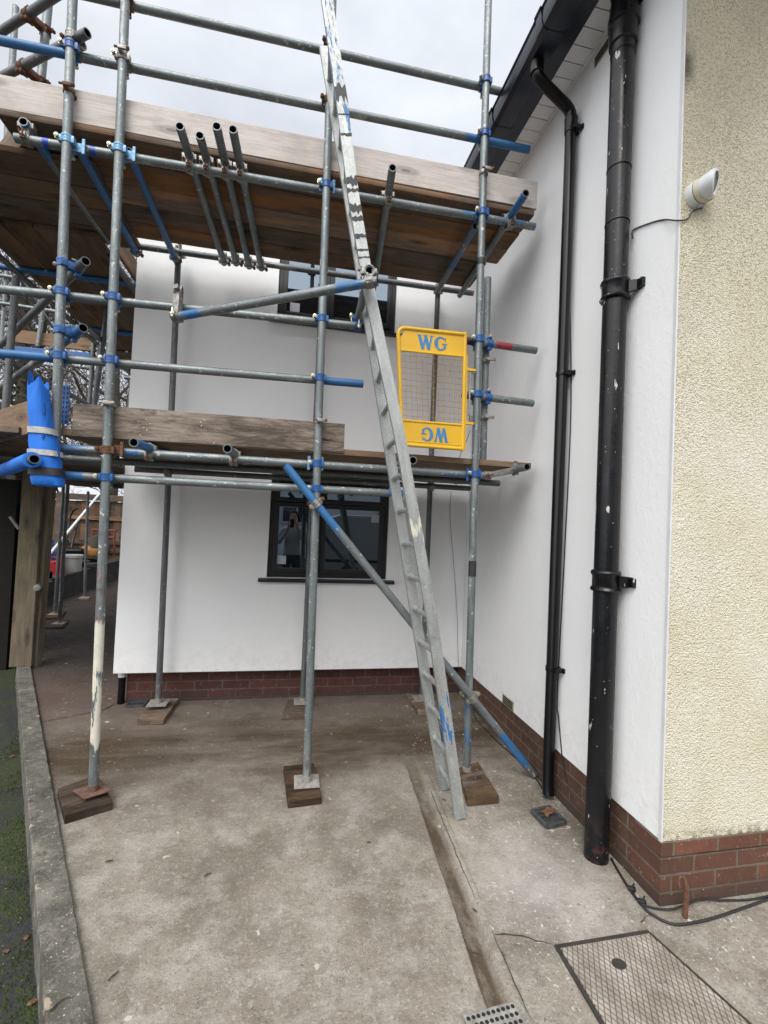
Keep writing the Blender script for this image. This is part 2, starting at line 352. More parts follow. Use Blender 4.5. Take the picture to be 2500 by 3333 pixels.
def concrete():
    g = G('driveway_concrete'); s = g.sep(); x, y = s[0], s[1]
    c = g.ramp(g.noise(1.5, 7, .66), [(.28, (.140, .118, .093)), (.48, (.225, .196, .160)), (.72, (.325, .292, .246))])
    c = g.mix(g.ramp(g.noise(5.5, 6, .7), [(.46, 0), (.62, .65)]), c, (.355, .338, .30))
    c = g.mix(g.ramp(g.noise(2.4, 5, .6, g.map((1, 1, 1), (5, 2, 0))), [(.50, 0), (.62, .65)]), c, (.125, .104, .078))
    c = g.mix(g.ramp(g.noise(16, 6, .75), [(.52, 0), (.66, .55)]), c, (.14, .12, .10))
    # aggregate
    c = g.mix(g.ramp(g.noise(130, 3, .6), [(.56, 0), (.66, .6)]), c, (.09, .08, .07))
    c = g.mix(g.ramp(g.vor(85), [(.1, .55), (.18, 0)]), c, (.50, .48, .45))
    c = g.mix(g.ramp(g.noise(48, 5, .8), [(.54, 0), (.66, .55)]), c, (.42, .40, .365))
    c = g.mix(g.ramp(g.noise(62, 5, .8, g.map((1, 1, 1), (4, 1, 0))), [(.56, 0), (.68, .6)]), c, (.10, .085, .07))
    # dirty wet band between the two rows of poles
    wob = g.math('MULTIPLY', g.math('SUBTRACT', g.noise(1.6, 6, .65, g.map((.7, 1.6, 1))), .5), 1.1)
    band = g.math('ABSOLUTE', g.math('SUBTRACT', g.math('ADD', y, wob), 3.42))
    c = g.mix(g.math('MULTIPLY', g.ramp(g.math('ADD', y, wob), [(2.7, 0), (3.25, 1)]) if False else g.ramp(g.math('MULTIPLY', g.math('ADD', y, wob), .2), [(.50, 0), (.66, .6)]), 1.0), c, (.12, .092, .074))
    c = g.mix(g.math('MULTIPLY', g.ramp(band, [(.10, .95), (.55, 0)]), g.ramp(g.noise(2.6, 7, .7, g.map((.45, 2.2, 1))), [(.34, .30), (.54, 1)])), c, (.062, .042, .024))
    # red-brown dust at the near corner of the house and alley, with deck shade painted in
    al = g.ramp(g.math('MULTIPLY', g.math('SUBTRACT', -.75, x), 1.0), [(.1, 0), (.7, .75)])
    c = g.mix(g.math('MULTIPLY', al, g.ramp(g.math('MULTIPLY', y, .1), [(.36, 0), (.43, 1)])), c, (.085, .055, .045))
    c = g.mix(g.math('MULTIPLY', g.ramp(x, [(.0, .9), (.0, .9)]), g.ramp(g.math('MULTIPLY', y, .1), [(.46, 0), (.56, 1)])), c, (.030, .025, .022))  # dirt-brown alley floor, darkened further to stand in for shade under the decks
    # damp round the wall on the right
    c = g.mix(g.math('MULTIPLY', g.ramp(g.math('ADD', x, g.math('MULTIPLY', wob, .25)), [(1.28, 0), (1.6, .65)]) , g.ramp(g.math('MULTIPLY', y, .2), [(.36, .25), (.48, 1)])), c, (.15, .115, .10))
    # pale dusty patch
    d = g.n('ShaderNodeVectorMath', {'operation': 'DISTANCE'}, i0=g.obj, i1=(1.22, 1.95, 0)).outputs['Value']
    c = g.mix(g.math('MULTIPLY', g.ramp(g.math('ADD', d, g.math('MULTIPLY', wob, .35)), [(.1, .6), (.42, 0)]), g.noise(9, 5, .7)), c, (.56, .55, .53))
    # plaster splats
    v2 = g.n('ShaderNodeVectorMath', {'operation': 'ADD'}, i0=g.obj, i1=g.n('ShaderNodeVectorMath', {'operation': 'SCALE'}, i0=g.n('ShaderNodeTexNoise', Vector=g.obj, Scale=30.0).outputs['Color'], Scale=.05).outputs[0]).outputs[0]
    dens = g.ramp(g.noise(2.0, 3, .5, g.map((1, 1, 1), (3, 9, 0))), [(.32, .1), (.52, 1)])
    nearw = g.ramp(x, [(.9, .3), (1.0, 1)])
    for sc_, th, a in ((8.5, .10, .75), (15, .12, .8), (27, .13, .85), (46, .14, .9)):
        c = g.mix(g.math('MULTIPLY', g.math('MULTIPLY', g.ramp(g.vor(sc_, v2), [(th*.8, a), (th, 0)]), dens), nearw), c, (.53, .515, .48))
    c = g.mix(g.ramp(g.vor(5.3, g.map((1, 1.0, 1), (2.2, .4, 0), vec=v2)), [(.045, .8), (.06, 0)]), c, (.48, .47, .42))
    # dark pits
    c = g.mix(g.ramp(g.vor(30, v2), [(.08, .8), (.13, 0)]), c, (.085, .075, .062))
    h = g.math('ADD', g.math('ADD', g.noise(110, 4, .65), g.math('MULTIPLY', g.noise(42, 5, .7), .8)), g.math('MULTIPLY', g.noise(14, 5, .6), 1.2))
    at = g.n('ShaderNodeAttribute', {'attribute_name': 'paint'}).outputs['Color']
    ch = g.n('ShaderNodeSeparateColor', Color=at).outputs
    c = g.mix(g.math('MULTIPLY', ch[0], g.ramp(g.noise(4.2, 6, .7, g.map((1.3, .45, 1))), [(.38, .25), (.52, .95)])), c, (.070, .050, .030))
    ro = g.ramp(g.noise(4, 5, .6), [(.3, .50), (.7, .82)])
    return g.P(Base_Color=c, Roughness=ro, Normal=g.bump(h, .65, .006), Specular_IOR_Level=.3)
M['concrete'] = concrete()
def tarmac():
    g = G('mossy_tarmac')
    c = g.ramp(g.noise(70, 4, .7), [(.3, (.010, .011, .0115)), (.6, (.026, .028, .028)), (.8, (.075, .076, .073))])
    moss = g.math('MULTIPLY', g.ramp(g.noise(3.1, 6, .7), [(.42, 0), (.58, 1)]), g.ramp(g.noise(45, 4, .7), [(.35, .3), (.6, 1)]))
    x, y = g.sep()[0], g.sep()[1]
    ed = g.math('ADD', x, g.math('MULTIPLY', y, .545))          # distance from the kerb line
    moss = g.math('MULTIPLY', moss, g.ramp(g.math('ADD', ed, .95), [(.15, .25), (.5, 1)]))
    c = g.mix(moss, c, (.030, .042, .007))
    c = g.mix(g.ramp(g.vor(42), [(.07, .9), (.11, 0)]), c, (.34, .34, .32))
    c = g.mix(g.ramp(g.vor(16), [(.035, .9), (.05, 0)]), c, (.28, .12, .04))
    return g.P(Base_Color=c, Roughness=.8, Normal=g.bump(g.noise(90, 4, .7), .8, .008))
M['tarmac'] = tarmac()
def kerbm():
    g = G('old_concrete_kerb')
    c = g.ramp(g.noise(6, 7, .7), [(.3, (.032, .031, .026)), (.5, (.10, .094, .078)), (.7, (.20, .185, .155))])
    c = g.mix(g.ramp(g.noise(2.3, 5, .7), [(.5, 0), (.66, .7)]), c, (.085, .082, .062))
    c = g.mix(g.ramp(g.noise(7.5, 5, .6, g.map((1, 1, 1), (7, 0, 0))), [(.63, 0), (.67, .9)]), c, (.36, .30, .22))
    c = g.mix(g.ramp(g.noise(22, 6, .75), [(.55, 0), (.68, .7)]), c, (.27, .25, .215))
    c = g.mix(g.ramp(g.noise(17, 6, .75, g.map((1, 1, 1), (2, 5, 0))), [(.56, 0), (.66, .75)]), c, (.03, .03, .024))
    c = g.mix(g.ramp(g.noise(130, 3), [(.60, 0), (.70, .55)]), c, (.42, .40, .36))
    c = g.mix(g.ramp(g.vor(30), [(.07, .85), (.10, 0)]), c, (.5, .49, .46))
    return g.P(Base_Color=c, Roughness=.92, Normal=g.bump(g.math('ADD', g.noise(60, 5, .7), g.noise(12, 4)), .7, .008))
M['kerb'] = kerbm()
M['soffit'] = simple('soffit_white_pvc', (.82, .82, .82), .45, 0, .06, 3)
M['soffitgap'] = simple('soffit_joint', (.10, .10, .10), .8)
M['tile'] = simple('roof_tile', (.12, .07, .055), .8, 0, .4, 9, .3)
M['yellow'] = None
def yellow():
    g = G('yellow_gate_paint')
    c = g.ramp(g.noise(8, 5, .6), [(.3, (.64, .36, .012)), (.7, (.74, .45, .022))])
    c = g.mix(g.ramp(g.noise(30, 5, .7), [(.66, 0), (.72, .8)]), c, (.17, .06, .02))
    c = g.mix(g.ramp(g.noise(4, 6, .7), [(.48, 0), (.7, .45)]), c, (.42, .22, .03))
    c = g.mix(g.ramp(g.noise(60, 4, .6), [(.68, 0), (.72, .7)]), c, (.70, .55, .25))
    return g.P(Base_Color=c, Roughness=.45, Normal=g.bump(g.noise(60, 3), .12, .002))
M['yellow'] = yellow()
def worn_letter():
    g = G('worn_blue_letter_paint')
    c = g.ramp(g.noise(25, 5, .6), [(.3, (.035, .16, .36)), (.7, (.06, .23, .46))])
    c = g.mix(g.ramp(g.noise(75, 5, .7), [(.66, 0), (.72, .85)]), c, (.55, .30, .03))
    return g.P(Base_Color=c, Roughness=.6)
M['gblue'] = worn_letter()
M['wire'] = simple('gate_wire_rusty_yellow', (.52, .27, .045), .7, 0, .45, 60)
M['airbrick'] = simple('cream_air_brick', (.42, .37, .26), .7, 0, .2, 30)
M['hole'] = simple('dark_hole', (.012, .012, .012), .9)
M['castiron'] = simple('cast_iron', (.085, .087, .09), .55, .3, .5, 40, .3)
M['steelgrate'] = simple('worn_grate_steel', (.30, .29, .27), .7, .2, .4, 35, .5)
M['grit'] = simple('dark_grit', (.035, .03, .024), .95, 0, .5, 30, .4)
M['earth'] = simple('dark_earth', (.045, .036, .028), .95, 0, .5, 6, .6)
M['retain'] = simple('dark_retaining_block', (.035, .031, .028), .95, 0, .5, 7, .5)
def manhole_m():
    g = G('worn_cover_plate'); s = g.sep()
    r45 = g.map((1, 1, 1), rot=(0, 0, 0))
    a = g.math('ADD', g.math('MULTIPLY', s[0], 1.0), g.math('MULTIPLY', s[1], .62)); b = g.math('SUBTRACT', g.math('MULTIPLY', s[0], 1.0), g.math('MULTIPLY', s[1], .62))
    def ln(q): return g.math('ABSOLUTE', g.math('SUBTRACT', g.math('FRACT', g.math('MULTIPLY', q, 46.0)), .5))
    l = g.math('MINIMUM', ln(a), ln(b))
    c = g.ramp(g.noise(9, 6, .65), [(.3, (.18, .15, .12)), (.55, (.33, .295, .255)), (.75, (.46, .435, .40))])
    c = g.mix(g.ramp(g.noise(30, 4), [(.6, 0), (.7, .7)]), c, (.13, .10, .08))
    c = g.mix(g.ramp(l, [(.05, .85), (.12, 0)]), c, (.075, .06, .045))
    c = g.mix(g.ramp(g.noise(4, 3, .5, g.map((1, 1, 1), (1, 4, 0))), [(.64, 0), (.69, .6)]), c, (.5, .49, .46))
    return g.P(Base_Color=c, Roughness=.75, Metallic=.0, Normal=g.bump(g.ramp(l, [(.04, 0), (.12, 1)]), .6, .004))
M['cover'] = manhole_m()

# ------------------------------------------------------------------ setting: ground
KA, KB = gZ(150, 3333, .03), gZ(55, 2175, .03)          # kerb left edge
KC, KD = gZ(310, 3333, .03), gZ(100, 2168, .03)         # kerb right edge
kd = (KD-KC).normalized()
def kerbx(y): return KC.x + (y-KC.y)*(KD.x-KC.x)/(KD.y-KC.y)     # right edge of kerb at depth y
# drainage channel sunk in the driveway
CH0, CH1 = Vector((.885, 3.02, 0)), Vector((.775, 1.44, 0))
def chan(x, y):
    if y > 3.12 or y < 1.32: return 0, 0
    c = CH0.x + (y-CH0.y)*(CH1.x-CH0.x)/(CH1.y-CH0.y)+.004*noise.noise(Vector((x*3, y*6, 2))); e = x-c
    t = min(1, max(0, (3.12-y)/.45))
    if e < -.052: dep = 0
    elif e < -.044: dep = (e+.052)/.008
    elif e < .022: dep = 1-.18*(e+.044)/.066
    elif e < .036: dep = .82*(1-(e-.022)/.014)
    else: dep = 0
    lip = (.007*min(1, (e-.036)/.012) if .036 < e < .072 else max(0, .007*(1-(e-.072)/.006)) if .072 <= e < .078 else 0)
    m = 0 if e < -.053 or e > .034 else 1 if e < .006 else max(0, 1-(e-.006)/.028)
    return -.026*dep*t + lip*t, m*t
def grid_axis(lo, hi, fine, coarse0, coarse1):
    a = []; q = coarse0
    while q < lo-.01: a.append(q); q += max(.05, min(.6, (lo-q)*.35))
    q = lo
    while q < hi: a.append(q); q += fine
    st = .05; q = hi
    while q < coarse1: a.append(q); st = min(.6, st*1.3); q += st
    a.append(coarse1); return a
gx = sorted(set([q for q in grid_axis(-.9, 2.3, .02, -7, 9) if not .64 < q < 1.08]+[.64+.0065*k for k in range(68)])); gy = grid_axis(1.05, 3.3, .018, -6, 16)
me = bpy.data.meshes.new('driveway'); vv = []; aa = []
for y in gy:
    for x in gx:
        z, w = chan(x, y); z += .006*noise.noise(Vector((x*1.3, y*1.3, 0)))
        xx = max(x, kerbx(y)-.05)
        vv.append((xx, y, z)); aa.append(w)
nx = len(gx); ff = []
for j in range(len(gy)-1):
    for i in range(nx-1):
        if gx[i+1] <= kerbx(gy[j])-.05 and gx[i+1] <= kerbx(gy[j+1])-.05: continue
        ff.append((j*nx+i, j*nx+i+1, (j+1)*nx+i+1, (j+1)*nx+i))
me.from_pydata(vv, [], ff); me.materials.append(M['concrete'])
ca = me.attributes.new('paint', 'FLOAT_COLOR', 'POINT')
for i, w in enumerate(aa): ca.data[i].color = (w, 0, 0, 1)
me.polygons.foreach_set('use_smooth', [True]*len(me.polygons))
tag(put('driveway', me), kind='structure')
b = MB(); b.add([(-80, -80, -.11), (80, -80, -.11), (80, 120, -.11), (-80, 120, -.11)], [(0, 1, 2, 3)])
tag(put('ground', b.mesh('ground', M['tarmac'], 0)), kind='structure')
# kerb
b = MB(); n = 150; vs = []
for i in range(n+1):
    t = i/n*1.32-.3
    pl = KA.lerp(KB, t); pr = KC.lerp(KD, t); jl = .007*noise.noise(Vector((t*55, 3, 0))); jr = .004*noise.noise(Vector((t*60, 7, 0)))
    side = (pr-pl).normalized(); zt = .03+.004*noise.noise(Vector((t*22, 0, 0)))
    pl = pl+side*jl; pr = pr+side*jr
    for p, z in ((pl-side*.004, -.13), (pl, zt-.006), (pl+side*.006, zt), (pr-side*.005, zt), (pr, zt-.005), (pr+side*.004, -.10)): vs.append((p.x, p.y, z))
b.add(vs, [(i*6+k, i*6+k+1, (i+1)*6+k+1, (i+1)*6+k) for i in range(n) for k in range(5)] + [(0, 1, 2, 3, 4, 5), tuple(n*6+k for k in range(6))])
tag(put('kerb', b.mesh('kerb', M['kerb'], 22)), kind='structure')
rm = random.Random(5); b = MB()
for i in range(2600):
    y = 1.1+2.9*rm.random()**1.3; q = KA.lerp(KB, (y-KA.y)/(KB.y-KA.y)); x = q.x-.012-abs(rm.gauss(0, .085))
    if noise.noise(Vector((x*5, y*3, 4))) < -.05: continue
    r_ = rm.uniform(.003, .010); h_ = rm.uniform(.003, .009); a_ = rm.uniform(0, 6.3)
    b.add([(x+r_*cos(a_+k*2*pi/5), y+r_*sin(a_+k*2*pi/5), -.111) for k in range(5)]+[(x+r_*.3*rm.uniform(-1, 1), y+r_*.3*rm.uniform(-1, 1), -.11+h_)], [(k, (k+1) % 5, 5) for k in range(5)])
ms = tag(put('moss', b.mesh('moss', simple('green_moss', (.026, .038, .007), .95, 0, .6, 14), 0)), 'green moss growing on the tarmac beside the kerb', 'moss', kind='stuff')
for (x_, y_, a_, c_) in ((20, 3095, 2.0, 2), (105, 3262, .8, 3), (40, 2462, .5, 4), (85, 3052, 1.4, 5)):
    p = gZ(x_, y_, -.102); m = MB(); pts = [(p.x+.014*cos(2*pi*k/10+a_)*(1.5 if k in (0, 5) else .8), p.y+.010*sin(2*pi*k/10+a_), p.z+.004*sin(k*2.0)) for k in range(10)]
    m.prism(pts, (0, 0, .0012)); tag(put('fallen_leaf', m.mesh('fallen_leaf', M['leaf'], 0)), 'small brown leaf lying on the mossy tarmac left of the kerb', 'leaf', 'leaves on the mossy tarmac')
# cracks as thin irregular dark strips
def crack(px, w, z=.004, wig=.012):
    pts = [gZ(x, y, z) for x, y in px]; fine = []
    for a, c in zip(pts, pts[1:]):
        m = max(2, int((c-a).length/.02))
        fine += [a.lerp(c, k/m) for k in range(m)]
    fine.append(pts[-1]); mb = MB(); vs = []
    for i, p in enumerate(fine):
        t = (fine[min(i+1, len(fine)-1)]-fine[max(i-1, 0)]).normalized(); s_ = Vector((-t.y, t.x, 0))
        p = p + s_*wig*noise.noise(p*25); ww = w*(.45+.9*abs(noise.noise(p*40)))*min(1, (len(fine)-1-i)/4+.1)
        vs += [p+s_*ww, p-s_*ww]
    mb.add(vs, [(2*i, 2*i+1, 2*i+3, 2*i+2) for i in range(len(fine)-1)])
    tag(put('crack', mb.mesh('crack', M['grit'], 0)), kind='structure')
crack([(1540, 2955), (1580, 3005), (1605, 3045), (1640, 3038), (1700, 3045), (1745, 3063), (1800, 3072)], .0045)
crack([(1402, 2575), (1440, 2670), (1478, 2760), (1520, 2862), (1560, 2950), (1605, 3045), (1650, 3140), (1690, 3230), (1722, 3300), (1740, 3333)], .0026, .009, .005)
crack([(1605, 3045), (1612, 3075), (1650, 3120)], .0035)
crack([(130, 2350), (230, 2330), (330, 2312), (385, 2285), (410, 2262)], .006, .006)
crack([(240, 2216), (300, 2218), (372, 2218)], .004, .006)
crack([(2085, 3000), (2105, 2985), (2140, 2975)], .003)
crack([(160, 3290), (185, 3265), (215, 3248), (250, 3238)], .006, .036)

# ------------------------------------------------------------------ house
XW, YB, XL, YC = 1.65, 4.15, -1.385, 1.744
house = empty('house', (XW, YB, 0), 'white rendered house with cream roughcast front wall and red brick plinth', 'house')
ZR = .285
# windows: x0,x1,z0,z1 of the openings at the render face
def wx(x, y): return gY(x, y, YB)
LW = (wx(868, 1870).x, wx(1257, 1885).x, 1.10, 2.16)
UW = (wx(905, 960).x, wx(1290, 1000).x, 3.40, 4.40)
x0, x1 = LW[0], LW[1]
b = MB()
def wall_grid(b, xs, zs, y, holes):
    for i in range(len(xs)-1):
        for j in range(len(zs)-1):
            if (i, j) in holes: continue
            xa, xb, za, zb = xs[i], xs[i+1], zs[j], zs[j+1]
            b.add([(xa, y, za), (xb, y, za), (xb, y, zb), (xa, y, zb)], [(0, 1, 2, 3)])
ux0, ux1 = UW[0], UW[1]
# front face: lower window column and upper window column share x-lines
wall_grid(b, [XL, x0, x1, XW-.002], [ZR, LW[2], LW[3], 2.8], YB, {(1, 1)})
wall_grid(b, [XL, ux0, ux1, XW-.002], [2.8, UW[2], UW[3], 4.62], YB, {(1, 1)})
for (xa, xb, za, zb) in (LW, UW):
    yi = YB+.085
    b.add([(xa, YB, za), (xa, yi, za), (xa, yi, zb), (xa, YB, zb)], [(0, 1, 2, 3)])
    b.add([(xb, YB, za), (xb, yi, za), (xb, yi, zb), (xb, YB, zb)], [(0, 1, 2, 3)])
    b.add([(xa, YB, zb), (xb, YB, zb), (xb, yi, zb), (xa, yi, zb)], [(0, 1, 2, 3)])
    b.add([(xa, YB, za), (xb, YB, za), (xb, yi, za), (xa, yi, za)], [(0, 1, 2, 3)])
b.add([(XL, YB, ZR), (XW, YB, ZR), (XW, YB+.2, ZR), (XL, YB+.2, ZR)], [(0, 1, 2, 3)])        # underside of the overhanging render
b.add([(XL, YB, ZR), (XL, 9.5, ZR), (XL, 9.5, 4.62), (XL, YB, 4.62)], [(0, 1, 2, 3)])          # flank of the house down the alley
b.add([(XL, YB+.25, ZR+.1), (XW, YB+.25, ZR+.1), (XW, YB+.25, 4.6), (XL, YB+.25, 4.6)], [(0, 1, 2, 3)])
mm = b.mesh('rendered_wall', M['render'], 0)
put('rendered_wall', mm, house)
# side wall with airbrick notch cut out of its lower edge
vA = [gX(*q, XW) for q in ((1637, 2252), (1673, 2288))]
b = MB(); ya, yb = min(vA[1].y, vA[0].y), max(vA[0].y, vA[1].y); zn = ZR+.075
for (p, q, z0, z1) in ((YC, ya, ZR, 4.62), (ya, yb, zn, 4.62), (yb, YB+.004, ZR, 4.62)):
    b.add([(XW, p, z0), (XW, q, z0), (XW, q, z1), (XW, p, z1)], [(0, 1, 2, 3)])
b.add([(XW, YC, ZR), (XW+.03, YC, ZR), (XW+.03, YB, ZR), (XW, YB, ZR)], [(0, 1, 2, 3)])
b.add([(XW, YC, ZR), (XW+.004, YC-.002, ZR), (XW+.004, YC-.002, 6.2), (XW, YC, 6.2)], [(0, 1, 2, 3)])
put('side_wall', b.mesh('side_wall', M['render_side'], 0), house)
b = MB(); b.bb(XW-.0035, XW+.005, YC-.0035, YC+.012, ZR-.004, 6.2)
put('corner_bead', b.mesh('corner_bead', M['white'], 0), house)
b = MB(); b.bb(XW+.005, 6.5, YC, YC+.2, ZR-.004, 6.2)
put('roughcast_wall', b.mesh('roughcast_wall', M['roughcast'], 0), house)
for nm, bx, mk in (('brick_plinth', (XL+.075, XW+.01, YB+.115, YB+.24, -.05, ZR+.02), 'brick_b'),
                   ('brick_plinth', (XW+.006, XW+.2, YC+.006, YB+.115, -.05, ZR-.001), 'brick_s')):
    b = MB(); b.bb(*bx); put(nm, b.mesh(nm, M[mk], 0), house)
# front plinth: top course stands proud and sits crooked over an open mortar joint
b = MB(); b.bb(XW+.003, 6.5, YC+.002, YC+.18, -.05, ZR-.078)
b.prism([(XW-.004, YC-.006, ZR-.066), (6.5, YC-.006, ZR-.070), (6.5, YC-.006, ZR-.005), (XW-.004, YC-.006, ZR-.005)], (0, .16, 0))
b.bb(XW+.012, 6.5, YC+.012, YC+.17, ZR-.08, ZR-.064)
put('brick_plinth', b.mesh('brick_plinth', M['brick_f'], 0, bevel=.002), house)

def air_brick(y0, y1, z0, z1, rows, cols, name='air_brick'):
    m = MB(); m.bb(XW-.004, XW+.02, y0, y1, z0, z1)
    o = put(name, m.mesh(name, M['airbrick'], 0, bevel=.002), house)
    m = MB()
    for i in range(cols):
        for j in range(rows):
            yy = y0+(y1-y0)*(i+.75)/(cols+.5); zz = z0+(z1-z0)*(j+.8)/(rows+.6)
            m.bb(XW-.0065, XW-.002, yy-(y1-y0)/cols*.3, yy+(y1-y0)/cols*.3, zz-(z1-z0)/rows*.28, zz+(z1-z0)/rows*.28)
    put('vent_hole', m.mesh('vent_hole', M['hole'], 0), o)
air_brick(ya+.004, yb-.004, ZR+.003, zn-.003, 4, 14)
vb = [gX(*q, XW) for q in ((1985, 118), (1937, 205))]
air_brick(min(v.y for v in vb), max(v.y for v in vb), 4.405, 4.47, 4, 11)

def window(W_, glasses, stick, sill, label):
    xa, xb, za, zb = W_; yf = YB+.03
    m = MB()
    m.bb(xa+.002, xa+.042, yf, yf+.055, za+.002, zb); m.bb(xb-.042, xb-.002, yf, yf+.055, za+.002, zb)
    m.bb(xa+.042, xb-.042, yf, yf+.055, za+.002, za+.045); m.bb(xa+.042, xb-.042, yf, yf+.055, zb-.045, zb)
    mu = xa+(xb-xa)*.40; m.bb(mu-.030, mu+.030, yf, yf+.055, za+.045, zb-.045)
    fr = put('window', m.mesh('window', M['anth'], 0, bevel=.004), house); fr['label'] = label
    for (sx0, sx1, sz0, sz1) in glasses:
        s = MB(); w = .040
        s.bb(sx0, sx0+w, yf-.016, yf+.03, sz0, sz1); s.bb(sx1-w, sx1, yf-.016, yf+.03, sz0, sz1)
        s.bb(sx0+w, sx1-w, yf-.016, yf+.03, sz0, sz0+w); s.bb(sx0+w, sx1-w, yf-.016, yf+.03, sz1-w, sz1)
        put('sash', s.mesh('sash', M['anth'], 0, bevel=.005), fr)
        p = MB(); p.bb(sx0+w-.004, sx1-w+.004, yf+.004, yf+.012, sz0+w-.004, sz1-w+.004)
        put('pane', p.mesh('pane', M['glass'], 0), fr)
    for (cx_, cz_, w_, h_) in stick:
        p = MB(); p.bb(cx_-w_/2, cx_+w_/2, yf+.0015, yf+.003, cz_-h_/2, cz_+h_/2)
        put('sticker', p.mesh('sticker', M['sticker'], 0), fr)
    if sill:
        p = MB(); p.prism([(xa-.07, YB-.05, za-.036), (xa-.07, YB-.05, za-.012), (xa-.07, YB+.03, za), (xa-.07, YB+.03, za-.036)], (xb-xa+.14, 0, 0))
        put('sill', p.mesh('sill', M['anth'], 0, bevel=.004), fr)
def sash_cols(W_): 
    xa, xb, za, zb = W_; mu = xa+(xb-xa)*.40
    return (xa+.042, mu-.030), (mu+.030, xb-.042)
(a0, a1), (c0, c1) = sash_cols(LW)
zt = gY(950, 1634, YB).z; zt2 = gY(1150, 1645, YB).z
s1 = gY(915, 1822, YB+.03); s2 = gY(1222, 1688, YB+.03); s3 = gY(1106, 1578, YB+.03)
window(LW, [(a0, a1, LW[2]+.045, zt-.002), (a0, a1, zt+.002, LW[3]-.045), (c0, c1, LW[2]+.045, zt2-.002), (c0, c1, zt2+.002, LW[3]-.045)],
       [(s1.x, s1.z, .085, .075), (s2.x, s2.z, .075, .075)], True, 'ground floor window with a projecting sill')
(a0, a1), (c0, c1) = sash_cols(UW)
s1 = gY(960, 1000, YB+.03)
window(UW, [(a0, a1, UW[2]+.045, UW[3]-.045), (c0, c1, UW[2]+.045, UW[3]-.045)], [(s1.x, s1.z, .085, .08)], True, 'upper floor window under the deck')

# eaves along the side wall
ZS = 4.52
b = MB()
yy = .6
while yy < 4.3:
    b.bb(1.497, XW-.002, yy+.003, yy+.097, ZS, ZS+.012); yy += .10
sf = put('soffit', b.mesh('soffit', M['soffit'], 0), house)
b = MB(); b.bb(1.496, XW+.03, .6, 4.4, ZS+.006, ZS+.02); put('backing', b.mesh('backing', M['soffitgap'], 0), sf)
b = MB(); b.bb(XW-.016, XW-.001, .6, 4.3, ZS-.014, ZS-.001); put('trim', b.mesh('trim', M['soffit'], 0), sf)
b = MB(); b.bb(1.405, 1.495, .6, 4.4, ZS-.014, ZS+.2); put('fascia', b.mesh('fascia', M['gutterblack'], 0, bevel=.003), house)
b = MB(); b.prism([(1.34, .5, ZS+.19), (1.34, .5, ZS+.21), (4.8, .5, ZS+2.4), (4.8, .5, ZS+2.36)], (0, 7, 0))
b.prism([(-1.6, YB-.2, ZS+.16), (-1.6, YB-.2, ZS+.19), (-1.6, 9, ZS+2.7), (-1.6, 9, ZS+2.66)], (3.2, 0, 0))
put('roof', b.mesh('roof', M['tile'], 0), house)

# gutter: ogee-like trough with clips
gt = empty('gutter', (1.335, 2.5, ZS-.05), 'long black plastic gutter under the white soffit', 'gutter')
prof = [(1.468, ZS+.055), (1.468, ZS-.035), (1.455, ZS-.055), (1.352, ZS-.06), (1.324, ZS-.045), (1.314, ZS-.01), (1.314, ZS+.052), (1.306, ZS+.055), (1.306, ZS+.061), (1.320, ZS+.061), (1.320, ZS-.005), (1.329, ZS-.038), (1.353, ZS-.052), (1.453, ZS-.047), (1.462, ZS-.03), (1.462, ZS+.055)]
prof = [(x-.066, z) for x, z in prof]
b = MB(); b.prism([(x, .6, z) for x, z in prof], (0, 3.7, 0)); put('trough', b.mesh('trough', M['gutterblack'], 30), gt)
for yc in (1.75, 2.35, 3.0, 3.6):
    b = MB(); b.prism([(1.335+(x-1.335)*1.06, yc-.035, ZS+(z-ZS)*1.08+.002) for x, z in prof[:9]] + [(1.335+(x-1.335)*1.03, yc-.035, ZS+(z-ZS)*1.04) for x, z in prof[:9][::-1]], (0, .07, 0))
    put('bracket', b.mesh('bracket', M['gutterblack'], 30), gt)

# downpipe with swan neck
DX = 1.597
dpb = gZ(1783, 2608, .02); dY = dpb.y+.06
dpipe = empty('downpipe', (DX, dY, 0), 'slim black downpipe with a swan neck under the gutter', 'downpipe')
zE = gX(1845, 375, DX).z
go = gX(1735, 200, 1.39)
out = Vector((1.325, dY+.0, ZS-.06))
P0 = Vector((DX, dY, .03)); P1 = Vector((DX, dY, zE-.12))
out.y = gZ(1731, 200, ZS-.06).y
b = MB(); b.path([P0+(Vector((-.005, -.02, 0))), P0+Vector((0, 0, .06)), P1], [.034]*3, 20); put('pipe', b.mesh('pipe', M['black'], 30), dpipe)
b = MB()
A = Vector((DX, dY, zE-.12)); U = out+Vector((0, 0, -.085)); V = Vector((DX, dY, zE-.02))
def elbow(p, c, q, r):
    a = c+(p-c).normalized()*r; b2 = c+(q-c).normalized()*r
    return [a.lerp(c, t).lerp(c.lerp(b2, t), t) for t in (0, .33, .66, 1)]
b.path([A]+elbow(A, V, U, .05)+elbow(V, U, out, .05)+[out+Vector((0, 0, .03))], .034, 20)
put('swan_neck', b.mesh('swan_neck', M['black'], 60), dpipe)
for z in (P1.z-.0, ):
    b = MB(); b.lathe((DX, dY, z-.04), (0, 0, 1), [(.034, 0), (.039, .002), (.039, .07), (.041, .075), (.041, .09), (.034, .092)]); put('socket', b.mesh('socket', M['black'], 30), dpipe)
b = MB(); b.lathe(out+Vector((0, 0, -.07)), (0, 0, 1), [(.034, 0), (.040, .002), (.040, .05), (.043, .08), (.034, .082)]); put('socket', b.mesh('socket', M['black'], 30), dpipe)
